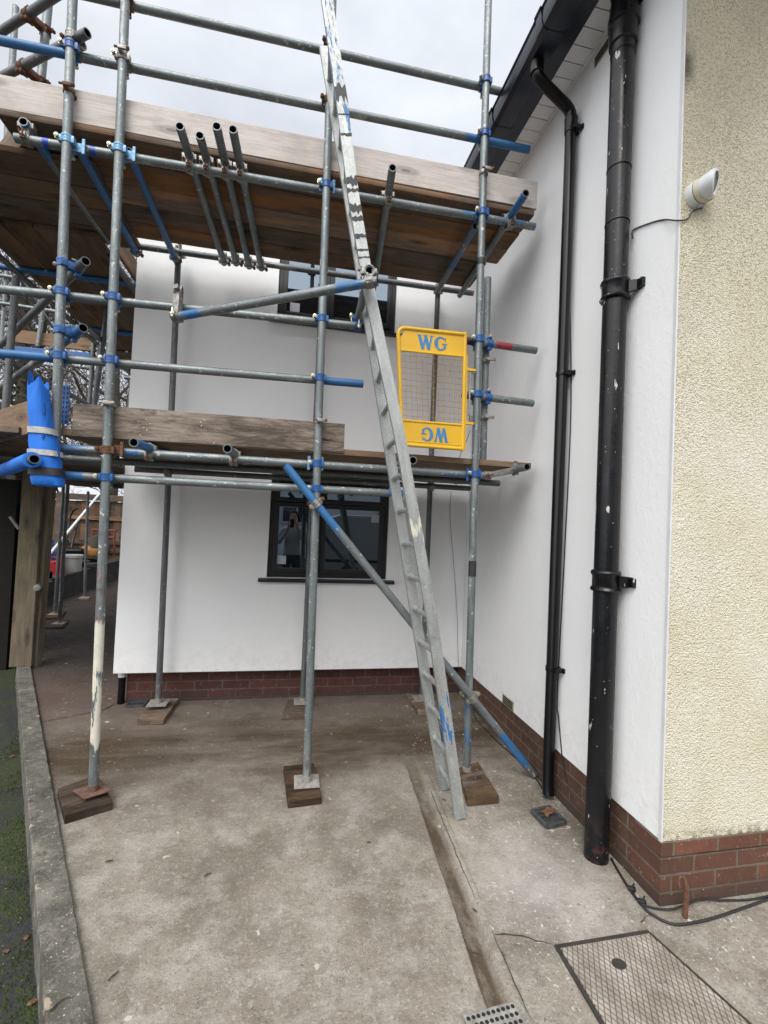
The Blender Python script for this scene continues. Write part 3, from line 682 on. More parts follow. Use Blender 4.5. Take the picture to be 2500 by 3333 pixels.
for (px_, py_) in ((1855, 432), (1812, 1228), (1800, 2178)):
    z = gX(px_, py_, DX).z
    b = MB(); b.ring((DX, dY, z), (0, 0, 1), .0335, .0385, .028, 20); b.bb(DX+.02, XW-.001, dY-.012, dY+.012, z-.012, z+.012)
    b.bb(DX-.01, DX+.052, dY-.052, dY-.032, z-.013, z+.013); b.bb(DX+.040, XW-.001, dY-.060, dY-.044, z-.014, z+.014)
    put('bracket', b.mesh('bracket', M['black'], 30, bevel=.002), dpipe)

# soil pipe
SX, SY, SR = 1.572, 2.055, .0575
sp = empty('soil_pipe', (SX, SY, 0), 'thick black painted soil pipe with collars and white paint spots', 'pipe')
b = MB(); b.path([(SX-.004, SY, -.01), (SX, SY, .5), (SX, SY, 2.2), (SX+.004, SY+.006, 4.42), (SX+.004, SY+.006, 5.2)], SR, 32)
put('pipe', b.mesh('pipe', M['soil'], 30), sp)
def collar(z, lug=True):
    m = MB(); m.lathe((SX, SY, z), (0, 0, 1), [(SR, -.055), (SR+.012, -.052), (SR+.016, -.045), (SR+.012, -.036), (SR+.006, -.03), (SR+.006, .022), (SR+.012, .03), (SR+.014, .04), (SR+.009, .05), (SR, .054)], 32)
    if lug:
        m.prism([(SX+.03, SY-.062, z-.03), (XW, SY-.098, z-.02), (XW, SY-.098, z+.028), (SX+.03, SY-.062, z+.03)], (0, .022, 0))
        m.bb(XW-.020, XW, SY-.118, SY-.08, z-.020, z+.024)
        m.bb(SX+.03, XW, SY+.05, SY+.075, z-.03, z+.03)
    put('collar', m.mesh('collar', M['soil'], 40), sp)
collar(gX(2005, 945, SX).z); collar(gX(1985, 1892, SX).z)
m = MB(); zc = gX(2030, 75, SX).z
m.lathe((SX+.004, SY+.006, zc), (0, 0, 1), [(SR, -.12), (SR+.010, -.115), (SR+.010, -.02), (SR+.018, -.012), (SR+.018, .03), (SR+.012, .034), (SR+.012, .4)], 32)
m.path([(SX+.02, SY-.02, zc+.16), (SX+.10, SY-.06, zc+.14), (SX+.22, SY-.1, zc+.18)], [.05, .052, .052], 20)
put('branch_socket', m.mesh('branch_socket', M['soil'], 40), sp)
for (x_, y_) in ((2030, 175), (2010, 560), (2000, 740)):
    z = gX(x_, y_, SX).z; m = MB(); m.ring((SX, SY, z), Vector((.05, .1, 1)), SR, SR+.0025, .005, 28)
    put('cable_tie', m.mesh('cable_tie', M['cable'], 30), sp)

# wall-mounted camera and its cable
cb = gY(2262, 640, YC)
scam = empty('security_camera', cb, 'white cylindrical outdoor camera mounted on the cream roughcast wall', 'security camera')
ax = Vector((0.10, -1, .02)).normalized()
b = MB(); b.lathe(cb+Vector((0, .01, 0)), ax, [(.0, -.01), (.058, -.01), (.058, .036), (.056, .039)], 32); put('base', b.mesh('base', M['white'], 30), scam)
q = cb+ax*.033
b = MB(); b.lathe(q, ax, [(.056, 0), (.0565, .003), (.0565, .018), (.055, .021)], 32); put('ring', b.mesh('ring', M['cream_pl'], 30), scam)
ax2 = Vector((.16, -1, .10)).normalized(); q2 = q+ax*.010
b = MB(); nn = 32; a_ = ax2.orthogonal().normalized(); b_ = ax2.cross(a_); vs = []
cut = Vector((.70, -.65, -.30)).normalized()
for i, fr in enumerate((0, .35, .7, .9, 1.0, 1.0)):
    rr = (.0535, .053, .0525, .0505, .046, .034)[i]
    for k in range(nn):
        d = a_*cos(2*pi*k/nn)+b_*sin(2*pi*k/nn); hmax = .064-d.dot(cut)*.040/ax2.dot(cut)
        hmax = .080-.028*math.log(1+math.exp((.080-hmax)/.028))+.002
        vs.append(q2+d*rr+ax2*(max(.012, hmax)*fr))
fs = [(i*nn+k, i*nn+(k+1) % nn, (i+1)*nn+(k+1) % nn, (i+1)*nn+k) for i in range(5) for k in range(nn)]
b.add(vs, fs); put('hood', b.mesh('hood', M['white'], 50), scam)
b = MB(); b.add([vs[5*nn+k]-ax2*.002 for k in range(nn)], [tuple(range(nn))]); put('lens', b.mesh('lens', M['glass'], 0), scam)
g0 = cb+Vector((.008, -.022, -.046))
b = MB(); b.lathe(g0, (0.0, -.15, -1), [(.017, -.01), (.017, .012), (.013, .015), (.013, .022), (.006, .025)], 16); put('gland', b.mesh('gland', simple('grey_gland', (.30, .31, .34), .5), 30), scam)
def cable(name, pts, r, label, cat='cable', group=None, matl='cable'):
    pts = [Vector(p) for p in pts]; sm = []
    ext = [pts[0]*2-pts[1]]+pts+[pts[-1]*2-pts[-2]]
    for i in range(1, len(ext)-2):
        for k in range(6):
            t = k/6; a, b2, c, d = ext[i-1:i+3]
            sm.append(.5*((2*b2)+(c-a)*t+(2*a-5*b2+4*c-d)*t*t+(3*b2-a-3*c+d)*t**3))
    sm.append(pts[-1]); m = MB(); m.path(sm, r, 8)
    return tag(put(name, m.mesh(name, M[matl], 60)), label, cat, group)
cable('cable', [g0+Vector((0, 0, -.02)), gY(2253, 690, YC-.012), gY(2238, 712, YC-.006), gY(2205, 718, YC-.006), gX(2160, 715, XW-.005), gX(2110, 728, XW-.005), gX(2060, 750, XW-.006), Vector((SX+.055, SY-.05, gX(2045, 757, SX).z))], .0034, 'thin black cable running from the wall camera to the soil pipe')
cable('cable', [Vector((DX+.036, dY+.022, gX(1850, 440, DX).z)), Vector((DX+.038, dY+.02, 3.3)), Vector((XW-.006, dY-.03, 2.4)), Vector((XW-.006, dY-.02, 1.6)), gX(1815, 2250, XW-.006), gX(1818, 2330, XW-.006), gX(1832, 2480, XW-.004), gX(1850, 2560, XW+.004), gX(1882, 2632, XW+.005)], .0036, 'thin black cable hanging beside the slim downpipe')
cable('cable', [gZ(1990, 2795, .006), gZ(2015, 2840, .007), gZ(2050, 2895, .007), gZ(2090, 2945, .012), gZ(2120, 2975, .007), gZ(2190, 3008, .006), gZ(2260, 3003, .006), gZ(2340, 2983, .006), gZ(2430, 2952, .006), gZ(2520, 2920, .006)], .0055, 'thick black cable looping over the concrete below the brick corner')
cable('cable', [gZ(2090, 2945, .016), gZ(2130, 2955, .012), gZ(2180, 2960, .012), gZ(2225, 2948, .02), gZ(2290, 2926, .02), gZ(2350, 2930, .010), gZ(2440, 2928, .007), gZ(2520, 2912, .007)], .0042, 'thinner black cable passing behind the iron stake')
for p in (gZ(2056, 2893, .012), gZ(2090, 2935, .014)):
    m = MB(); m.lathe(p, Vector((.3, -.5, .2)), [(.004, -.016), (.011, -.014), (.011, .014), (.004, .016)], 12); m.tube(p, p+Vector((.012, 0, .022)), .004, 8)
    tag(put('cable_clip', m.mesh('cable_clip', M['cable'], 40)), 'black cable clip on the thick cable beside the plinth', 'cable clip', 'clips on the thick cable')
cable('cable', [gX(1540, 2260, XW-.004)+Vector((0, 0, 0)), gZ(1545, 2330, .006), gZ(1600, 2395, .006), gZ(1660, 2450, .006), gZ(1745, 2535, .006), gZ(1775, 2590, .006)], .0038, 'black cable lying along the foot of the side wall')
cable('cable', [gY(1468, 1600, YB-.006), gY(1465, 1680, YB-.006), gY(1478, 1850, YB-.008), gY(1488, 2000, YB-.006), gY(1490, 2100, YB-.006), gY(1493, 2172, YB-.006)], .0016, 'hair thin dark wire hanging down the white back wall')

# stake, drain stub, gullies, covers
st = gZ(2235, 2985, 0)
m = MB(); m.path([st+Vector((-.008, 0, -.02)), st+Vector((-.004, 0, .10)), st+Vector((-.004, .002, .13)), st+Vector((-.016, .006, .165)), st+Vector((-.032, .006, .168)), st+Vector((-.040, .004, .15)), st+Vector((-.036, .002, .125))], [.011, .011, .010, .006, .0055, .005, .004], 10)
tag(put('iron_stake', m.mesh('iron_stake', M['c_rust'], 50)), 'rusty iron stake with hooked top in front of the brick plinth', 'stake')
ds = gY(400, 2262, YB+.14)
m = MB(); m.tube((ds.x, YB+.10, .0), (ds.x, YB+.10, .245), .028, 16); d_o = tag(put('drain_pipe', m.mesh('drain_pipe', M['black'], 30)), 'short black drain pipe under the left corner of the white wall', 'pipe')
m = MB(); m.tube((ds.x, YB+.10, .225), (ds.x, YB+.10, .284), .031, 16); put('white_collar', m.mesh('white_collar', M['white'], 30), d_o)

def gully(c, ux, uy, label, leaf=False):
    o = empty('drain_gully', c, label, 'drain grate', 'drain gullies')
    m = MB(); ux = Vector(ux); uy = Vector(uy); a = ux.normalized(); bb_ = uy.normalized()
    def bar(p, q, w, h=.014):
        d = (q-p).normalized(); s_ = Vector((-d.y, d.x, 0))*w
        m.prism([p+s_+Vector((0, 0, -.004)), q+s_+Vector((0, 0, -.004)), q-s_+Vector((0, 0, -.004)), p-s_+Vector((0, 0, -.004))], (0, 0, h))
    cs = [Vector(c)-ux-uy, Vector(c)+ux-uy, Vector(c)+ux+uy, Vector(c)-ux+uy]
    for i in range(4): bar(cs[i], cs[(i+1) % 4], .008, .016)
    put('frame', m.mesh('frame', M['castiron'], 0), o)
    m = MB()
    for i in range(9):
        t = (i+1)/10*2-1; bar(Vector(c)+ux*t-uy, Vector(c)+ux*t-uy*.1, .0032, .012)
        bar(Vector(c)-ux+uy*t*.9, Vector(c)+ux*0+uy*(abs(t)*.0)+uy*t*.9, .0032, .0125) if t > 0 else None
        bar(Vector(c)+uy*t*.9+ux*.05, Vector(c)+ux+uy*t*.9, .0032, .013) if t > 0 else None
    put('grille', m.mesh('grille', M['castiron'], 0), o)
    m = MB(); m.add([Vector(p)+Vector((0, 0, -Vector(p).z+.0068)) for p in cs], [(0, 1, 2, 3)]); put('sump', m.mesh('sump', M['hole'], 0), o)
    return o
g1 = gZ(1790, 2660, .008); gully((g1.x-.01, g1.y, .008), (.064, .012, 0), (-.008, .070, 0), 'black gully grate at the foot of the downpipe, a brown leaf on it')
g2 = gZ(447, 2290, .008); gully((g2.x, g2.y, .008), (.07, .0, 0), (.0, .06, 0), 'plaster-splashed black gully grate beside the left inner sole board')
lf = g1+Vector((.005, .025, .016)); m = MB(); pts = []
for k in range(28):
    a = 2*pi*k/28; r_ = .030*(1+.22*cos(a*7))*(1.25 if abs(cos(a)) > .7 else .85)
    pts.append((lf.x+r_*cos(a+.5)*1.25, lf.y+r_*sin(a+.5), lf.z+.006*sin(3*a)))
m.prism(pts, (0, 0, .0012)); lo_ = tag(put('fallen_leaf', m.mesh('fallen_leaf', M['leaf'], 0)), 'brown fallen oak leaf lying on the gully grate', 'leaf')

# manhole cover
mh = [gZ(1803, 3082, .0), gZ(2108, 3032, .0), gZ(2440, 3333, 0), gZ(1950, 3333, 0)]
c0_, c1_ = mh[0], mh[1]; near = 1.02
xl0, xr0, yt = c0_.x, c1_.x, (c0_.y+c1_.y)/2
xl1, xr1 = xl0+(mh[3].x-xl0)/(mh[3].y-c0_.y)*(near-c0_.y), xr0+(mh[2].x-xr0)/(mh[2].y-c1_.y)*(near-c1_.y)
man = empty('manhole_cover', ((xl0+xr0)/2, (yt+near)/2, 0), 'rectangular worn manhole cover with a diamond pattern set in the concrete', 'manhole cover')
F = [Vector((xl0, c0_.y, 0)), Vector((xr0, c1_.y, 0)), Vector((xr1, near, 0)), Vector((xl1, near, 0))]
cen = sum(F, Vector())/4
def inset(k): return [cen+(p-cen)*k for p in F]
m = MB(); o_, i_ = inset(1.0), inset(.945); Z_ = Vector((0, 0, .010))
for k in range(4):
    j = (k+1) % 4; m.prism([o_[k], o_[j], i_[j], i_[k]], (0, 0, .009))
put('frame', m.mesh('frame', M['grit'], 0, bevel=.002), man)
hc = gZ(2015, 3140, .012); m = MB(); pl = inset(.935)
m.prism([p+Vector((0, 0, .002)) for p in pl], (0, 0, .010)); put('plate', m.mesh('plate', M['cover'], 0), man)
m = MB(); m.add([hc+Vector((.028*cos(2*pi*k/16), .022*sin(2*pi*k/16), .0035)) for k in range(16)], [tuple(range(16))])
put('key_hole', m.mesh('key_hole', M['grit'], 0), man)

# perforated grate at the near end of the channel
gc = [gZ(1507, 3312, .006), gZ(1672, 3266, .006)]; uu = (gc[1]-gc[0]); vvn = Vector((uu.y, -uu.x, 0)).normalized()
gr = empty('channel_grate', gc[0]+uu*.5, 'pale perforated metal grate at the end of the drainage channel', 'drain grate')
m = MB(); m.prism([gc[0], gc[1], gc[1]+vvn*.2, gc[0]+vvn*.2], (0, 0, .010)); put('plate', m.mesh('plate', M['steelgrate'], 0, bevel=.003), gr)
m = MB()
for i in range(10):
    for j in range(8):
        c = gc[0]+uu*((i+.6+.0*(j % 2))/10.4)+vvn*(.017+.0235*j)+Vector((0, 0, .0112))
        m.add([c+Vector((.0068*cos(2*pi*k/12), .0068*sin(2*pi*k/12), 0)) for k in range(12)], [tuple(range(12))])
put('perforations', m.mesh('perforations', M['hole'], 0), gr)['kind'] = 'stuff'

# twigs on the concrete
for (x_, y_, a, l_) in ((355, 2803, .1, .03), (675, 2847, .5, .03), (368, 3177, .9, .035), (1545, 3103, -.6, .03), (1200, 2742, -.3, .02), (625, 2473, -1.0, .025), (1297, 2453, .9, .02), (1445, 2603, -.7, .025)):
    p = gZ(x_, y_, .008); d = Vector((cos(a), sin(a), 0))*l_/2; m = MB(); m.path([p-d, p+Vector((0, 0, .002)), p+d+Vector((.002, .002, 0))], [.002, .0032, .0018], 7)
    tag(put('twig', m.mesh('twig', M['twig'], 40)), 'tiny dark twig lying on the driveway concrete', 'twig', 'twigs on the driveway')

# ------------------------------------------------------------------ scaffold
PR = .02415
POLES = {}
def pole(key, p0, p1, label, paint=(), mat_='pole', group='scaffold poles', name='scaffold_pole', bend=0):
    """one tube, open at both ends; paint = (t0, t1, channel) along its length"""
    p0, p1 = Vector(p0), Vector(p1); d = p1-p0; Ln = d.length; m = MB(); n = 20
    segs = max(8, min(90, int(Ln/.04)))
    rings = []
    for i in range(segs+1):
        t = i/segs; col = [0, 0, 0]
        for pt_ in paint:
            t0, t1, ch = pt_[:3]; st_ = pt_[3] if len(pt_) > 3 else 1
            if t0 <= t <= t1: col[ch] = max(col[ch], st_)
            else:
                e = min(abs(t-t0), abs(t-t1))*Ln
                col[ch] = max(col[ch], max(0, .42-e*5)*st_)
        m.cur = tuple(col); bx = (bend or .0022*math.sin(len(POLES)*2.3))*sin(pi*t)*min(1.6, Ln/2)
        m.add([(PR*cos(2*pi*k/n)+bx, PR*sin(2*pi*k/n), t*Ln) for k in range(n)], [])
    m.f += [(i*n+k, i*n+(k+1) % n, (i+1)*n+(k+1) % n, (i+1)*n+k) for i in range(segs) for k in range(n)]; m.m += [0]*(segs*n)
    m.cur = (0, 0, 0)
    for (z, s_) in ((0, 1), (Ln, -1)):      # rim and bore at each end
        o = len(m.v); ri = .0195
        m.add([(PR*cos(2*pi*k/n), PR*sin(2*pi*k/n), z) for k in range(n)] + [(ri*cos(2*pi*k/n), ri*sin(2*pi*k/n), z) for k in range(n)]
              + [(ri*cos(2*pi*k/n), ri*sin(2*pi*k/n), z+s_*min(.25, Ln*.3)) for k in range(n)], [(k, (k+1) % n, n+(k+1) % n, n+k) for k in range(n)])
        m.mi = 1; m.add([], [(o+n+k, o+n+(k+1) % n, o+2*n+(k+1) % n, o+2*n+k) for k in range(n)] and [])
        m.f += [(o+n+k, o+n+(k+1) % n, o+2*n+(k+1) % n, o+2*n+k) for k in range(n)] + [tuple(o+2*n+k for k in range(n))]; m.m += [1]*(n+1); m.mi = 0
    q = d.to_track_quat('Z', 'Y').to_matrix().to_4x4(); q.translation = p0
    o = put(name, m.mesh(name, [M[mat_], M['bore']], 40, attr=True), None, q)
    tag(o, label, 'scaffold pole', group); POLES[key] = (o, p0, p1); return o
def closest(a0, a1, b0, b1):
    u, v, w = a1-a0, b1-b0, a0-b0; a, b, c, d, e = u.dot(u), u.dot(v), v.dot(v), u.dot(w), v.dot(w)
    D = a*c-b*b
    if abs(D) < 1e-9: s = 0; t = e/c
    else: s = (b*e-c*d)/D; t = (a*e-b*d)/D
    s = min(1, max(0, s)); t = min(1, max(0, t)); return a0+u*s, b0+v*t
def coupler_at(par, pa, aA, pb, aB, mk='c_blue', bolt='zinc', side=-1):
    """double coupler: band round tube A, band round tube B, block between, two T-bolts"""
    aA = aA.normalized(); y = pb-pa; d = y.length
    y = (y-aA*y.dot(aA)).normalized() if d > 1e-4 else aA.orthogonal().normalized()
    x = y.cross(aA).normalized()
    Mx = Matrix((x, y, aA)).transposed().to_4x4(); Mx.translation = pa
    aBl = Mx.to_3x3().inverted() @ aB.normalized()
    m = MB(); d = max(d, .045)
    for hh in (-.016, .016): m.ring((0, 0, hh), (0, 0, 1), PR+.0005, PR+.0058, .013, 18)
    m.ring((0, 0, 0), (0, 0, 1), PR+.0005, PR+.0042, .03, 18)
    for hh in (-.016, .016): m.ring(Vector((0, d, 0))+aBl*hh, aBl, PR+.0005, PR+.0058, .013, 18)
    m.ring((0, d, 0), aBl, PR+.0005, PR+.0042, .03, 18)
    m.box((0, d/2, 0), (.038, max(.012, d-2*PR+.012), .042))
    s_ = side
    m.box((s_*.032, -.004, 0), (.022, .026, .034)); m.box((-s_*.031, 0, 0), (.016, .030, .038))
    zl = Vector((0, 1, 0)).cross(aBl).normalized()
    m.box(Vector((0, d, 0))+zl*.032, (.026, .026, .026)); m.box(Vector((0, d, 0))-zl*.031, (.03, .026, .026))
    c = put('coupler', m.mesh('coupler', M[mk], 35, bevel=.0015), par, Mx)
    m = MB()
    def tb(p, q):
        dd = (q-p).normalized(); m.tube(p, q, .0055, 8); m.lathe(q-dd*.016, dd, [(.0, 0), (.0115, 0), (.0115, .012), (.006, .013)], 6); m.lathe(q-dd*.022, dd, [(0, 0), (.014, 0), (.014, .004), (0, .004)], 10)
    for p_, q_ in ((Vector((s_*.040, .03, 0)), Vector((s_*.046, -.034, .004))), (Vector((0, d, 0))+zl*.044-Vector((0, .03, 0)), Vector((0, d, 0))+zl*.046+Vector((0, .030, 0)))):
        m = MB(); tb(p_, q_); bo = bpy.data.objects.new('bolt', m.mesh('bolt', M[bolt], 40)); COL.objects.link(bo); bo.parent = c
def couple(ka, kb, mk='c_blue', bolt='zinc', side=-1):
    oa, a0, a1 = POLES[ka]; ob, b0, b1 = POLES[kb]; pa, pb = closest(a0, a1, b0, b1)
    coupler_at(oa, pa, a1-a0, pb, b1-b0, mk, bolt, side)
def clamp(key, p, mk='c_steel', bolt='c_rust', side=1):
    """a single clip round a pole (board clip / stop end)"""
    o, p0, p1 = POLES[key]; d = (p1-p0).normalized(); q = p0+d*(Vector(p)-p0).dot(d)
    m = MB(); m.ring((0, 0, 0), (0, 0, 1), PR+.0005, PR+.006, .024, 18); m.box((side*.036, 0, 0), (.026, .022, .026)); m.box((side*.052, .014, 0), (.012, .05, .018)); m.box((-side*.034, .01, 0), (.02, .03, .02))
    Mx = d.to_track_quat('Z', 'Y').to_matrix().to_4x4(); Mx.translation = q
    c = put('clip', m.mesh('clip', M[mk], 35, bevel=.0015), o, Mx)
    m = MB(); m.tube((side*.05, -.03, 0), (side*.054, .05, 0), .006, 8); m.lathe((side*.054, .036, 0), (0, 1, 0), [(0, 0), (.012, 0), (.012, .011), (0, .011)], 6)
    bo = bpy.data.objects.new('bolt', m.mesh('bolt', M[bolt], 40)); COL.objects.link(bo); bo.parent = c
def band(key, p, mk, w=.03):
    o, p0, p1 = POLES[key]; d = (p1-p0).normalized(); q = p0+d*(Vector(p)-p0).dot(d)
    m = MB(); m.ring((0, 0, 0), (0, 0, 1), PR, PR+.0012, w, 18); Mx = d.to_track_quat('Z', 'Y').to_matrix().to_4x4(); Mx.translation = q
    put('tape', m.mesh('tape', M[mk], 35), o, Mx)
def base_plate(key, mk='greyplate', rot=0, diamond=False):
    o, p0, p1 = POLES[key]; lo = p0 if p0.z < p1.z else p1
    m = MB(); w = .075; ps = []
    for k in range(4): ps.append(Vector((w*1.41*cos(pi/4+k*pi/2+rot), w*1.41*sin(pi/4+k*pi/2+rot)*(.75 if diamond else 1), 0)))
    m.prism(ps, (0, 0, .006)); m.tube((0, 0, .006), (0, 0, .04), PR+.003, 18)
    Mx = Matrix.Translation(Vector((lo.x, lo.y, lo.z-.005)))
    put('base_plate', m.mesh('base_plate', M[mk], 30, bevel=.001), o, Mx)
def extend(p, q, t): return Vector(p)+(Vector(q)-Vector(p))*t

FY, LY, IY = 2.82, 2.872, 4.03
# front standards (foot, top)
def std(key, foot, top, y0, y1, zend, label, **kw):
    a, b_ = gY(*foot, y0), gY(*top, y1); t = (zend-a.z)/(b_.z-a.z); return pole(key, a, a+(b_-a)*t, label, **kw)
std('L', (303, 2572), (408, 0), FY, FY, 5.1, 'front pole with cream and pink paint on its lower length', paint=((.050, .186, 1, .72), (.18, .25, 2, .33)))
std('C', (998, 2543), (1072, 330), FY, FY, 5.1, 'front pole beside the ladder, passing before the windows')
std('R', (1519, 2511), (1590, 0), FY, FY, 5.4, 'tall front pole at the right end of the platforms, next to the yellow gate', paint=((.03, .10, 0, .42),))
std('S', (176, 1545), (237, 0), FY, FY, 5.2, 'hanging corner pole whose lower end is wrapped in blue foam')
pole('R2', gY(1572, 1497, 2.925), gY(1588, 905, 2.925), 'short upright pole clamped close behind the right front pole')
# inner standards
std('IL', (515, 2287), (580, 845), IY, IY, 3.86, 'inner pole near the left edge of the white wall, on a pale sole board', mat_='pole_dull')
std('IC', (985, 2282), (1050, 900), IY, IY, 3.86, 'inner pole half hidden behind the pole beside the ladder', mat_='pole_dull', paint=((.50, .60, 0),))
std('IR', (1373, 2272), (1425, 955), IY, IY, 3.86, 'inner pole seen behind the yellow gate and the ladder foot', mat_='pole_dull')
base_plate('L', 'rustplate', .65, True); base_plate('C'); base_plate('R'); base_plate('IL'); base_plate('IC'); base_plate('IR')
# front ledgers
def led(key, a, b_, y, label, ext0=0, ext1=1, **kw):
    p, q = gY(*a, y), gY(*b_, y); return pole(key, extend(p, q, ext0), extend(p, q, ext1), label, **kw)
led('top1', (430, 20), (1645, 302), LY, 'topmost guard rail against the sky', -.35, 1)
led('top2', (0, 131), (1722, 487), LY, 'second guard rail, blue at both ends', -.12, 1, paint=((0, .21, 0), (.875, 1, 0)))
led('up', (50, 449), (1740, 738), LY, 'long ledger under the upper platform with two blue tape bands', paint=((.90, 1, 0, .42), (.83, .87, 0, .5)))
led('mid1', (0, 941), (1170, 1062), LY, 'upper of the two middle rails, ending behind the ladder', -.15, 1)
led('mid2', (0, 1150), (1182, 1250), LY, 'lower of the two middle rails, blue at both ends', -.15, 1, paint=((0, .26, 0), (.885, 1, 0)))
led('low1', (195, 1458), (1585, 1548), LY, 'grey ledger directly under the lower platform', paint=((0, .16, 0, .5), (.86, .97, 0, .5)))
led('low2', (180, 1546), (1310, 1607), LY, 'pale silver ledger just below the lower platform', paint=((.03, .07, 0), (.955, 1, 0)))
band('up', gY(153, 466, LY), 'tape_blue'); band('up', gY(306, 493, LY), 'tape_blue'); band('R', gY(1567, 852, FY), 'blacktape', .04); band('R', gY(1537, 1850, FY), 'blacktape', .10)
# inner ledgers
led('inup', (380, 792), (1540, 955), IY-.052, 'dark inner ledger under the back edge of the upper platform', mat_='pole_dull')
led('inlow', (440, 1527), (1530, 1590), IY-.052, 'dark inner ledger behind the lower platform', mat_='pole_dull')
led('midlow', (210, 1492), (1625, 1573), 3.42, 'middle ledger below the lower platform boards, open end at the right', mat_='pole_dull')
led('inlow2', (440, 1508), (1540, 1566), 3.75, 'second dark ledger behind the lower platform', mat_='pole_dull')

# transoms of the upper platform
ZT = 3.748
def trans(key, a, b_, z, label, **kw): return pole(key, gZ(*a, z), gZ(*b_, z), label, **kw)
trans('t1', (75, 395), (352, 787), ZT, 'transom at the far left end of the upper platform', paint=((.0, .25, 0),))
for i, (a, b_, pt) in enumerate((((585, 410), (728, 850), ()), ((650, 440), (768, 852), ((0, .16, 0),)), ((705, 410), (810, 862), ()), ((758, 420), (850, 868), ((.02, .12, 0),)))):
    trans('t%d' % (i+2), a, b_, ZT, ('leftmost of the four bunched transoms under the upper platform', 'second of the four bunched transoms, bright blue front end', 'third of the four bunched transoms under the upper platform', 'rightmost of the four bunched transoms, bluish front end')[i], group='scaffold poles')
trans('t6', (1278, 545), (1215, 945), ZT, 'lone transom right of the ladder under the upper platform')
trans('t7', (1712, 628), (1496, 962), ZT, 'transom at the right end of the upper platform, pale blue front end', paint=((0, .2, 0),))
trans('t8', (418, 492), (577, 858), ZT-.03, 'bright blue bearer running back from the second front pole', paint=((0, 1, 0),))
trans('t9', (258, 486), (446, 826), ZT-.03, 'bright blue bearer running back from the hanging corner pole', paint=((0, 1, 0),))
trans('t10', (1548, 735), (1424, 948), ZT-.03, 'bluish bearer running back from the right front pole', paint=((0, .6, 0, .47),))
# transoms of the lower platform
ZL = 2.0
for key, a, lab, pt, dx in (('b1', (435, 1440), 'short blue transom poking out under the lower toe board', ((0, .5, 0),), .05), ('b2', (740, 1460), 'grey transom end poking out under the middle of the lower toe board', (), .03),
                        ('b3', (1345, 1498), 'transom end poking out just right of the ladder', (), 0), ('b4', (1716, 1520), 'transom along the right end of the lower platform', (), .0)):
    p = gY(*a, 2.62 if key != 'b4' else 2.70); zl = 2.012
    p.z = p.z; pole(key, p, Vector((p.x+dx, 4.02, zl+.02)), lab, paint=pt)
# rail stubs beside the gate
led('st1', (1513, 1108), (1745, 1141), LY, 'upper stub rail right of the gate with a red painted middle', paint=((.42, .66, 2),)); band('st1', gY(1535, 1111, LY), 'blacktape', .09)
led('st2', (1505, 1284), (1735, 1313), LY, 'lower grey stub rail right of the gate')
# raking brace, ladder tie, tie tube
pole('rake', gY(930, 1515, 2.765), gY(1738, 2523, 2.765), 'long raking brace, blue at both ends, crossing down to the side wall', paint=((0, .185, 0), (.19, .24, 0, .45), (.85, .965, 0, .8)))
pole('diag', gY(575, 1031, 2.80), gY(1229, 915, 2.30), 'slanting pole across the front, clamped to the ladder tie', paint=((.05, .13, 0, .8), (.82, .95, 0, .6)))
pole('tie', gY(1203, 880, 2.30), gY(1163, 1050, 2.93), 'short ladder tie tube pointing at the viewer, open end in front')
# couplers
for a, b_, mk in (('S', 'top2', 'c_blue'), ('L', 'top1', 'c_rust'), ('L', 'top2', 'c_steel'), ('C', 'top1', 'c_rust'), ('C', 'top2', 'c_rust'), ('R', 'top1', 'c_blue'), ('R', 'top2', 'c_blue'),
                  ('S', 'up', 'c_pale'), ('L', 'up', 'c_pale'), ('C', 'up', 'c_blue'), ('R', 'up', 'c_blue'),
                  ('S', 'mid1', 'c_blue'), ('L', 'mid1', 'c_blue'), ('C', 'mid1', 'c_blue'), ('S', 'mid2', 'c_blue'), ('L', 'mid2', 'c_blue'), ('C', 'mid2', 'c_blue'),
                  ('L', 'low1', 'c_rust'), ('C', 'low1', 'c_blue'), ('R', 'low1', 'c_blue'), ('L', 'low2', 'c_blue'), ('C', 'low2', 'c_blue'),
                  ('R', 'st1', 'c_blue'), ('R', 'st2', 'c_blue'), ('R2', 'st1', 'c_blue'), ('R2', 'st2', 'c_blue'),
                  ('IL', 'inup', 'c_steel'), ('IR', 'inup', 'c_steel'), ('IL', 'inlow', 'c_steel'), ('IC', 'inlow', 'c_steel'), ('IR', 'inlow', 'c_steel')):
    couple(a, b_, mk, 'c_rust' if mk in ('c_rust',) else 'zinc', 1 if a in ('R2',) else -1)
couple('C', 'rake', 'c_steel', 'c_rust', 1); couple('R', 'rake', 'c_steel', 'zinc', 1)
couple('diag', 'mid1', 'c_steel', 'zinc'); couple('diag', 'tie', 'c_steel', 'c_steel'); couple('tie', 'mid1', 'c_blue', 'zinc')
for k in ('t2', 't3', 't4', 't5', 't6', 't7', 't1'):
    couple(k, 'up', 'c_steel', 'c_rust'); couple(k, 'inup', 'c_steel', 'c_rust') if k in ('t2', 't3', 't4', 't5') else None
for k in ('b1', 'b2', 'b3', 'b4'): couple(k, 'low1', 'c_steel', 'c_rust')
for k in ('t8', 't9'): couple(k, 'inup', 'c_steel', 'c_rust')
clamp('S', gY(218, 298, FY), 'c_rust', 'c_rust'); clamp('L', gY(402, 182, FY), 'c_steel'); clamp('R', gY(1575, 565, FY), 'c_steel', 'c_rust'); clamp('L', gY(350, 1317, FY), 'c_steel', 'c_steel')
clamp('C', gY(1027, 1372, FY), 'c_steel', 'c_rust'); clamp('R2', gY(1583, 1178, 2.93), 'c_steel', 'c_steel', 1); clamp('R2', gY(1578, 1363, 2.93), 'c_steel', 'c_steel', 1)
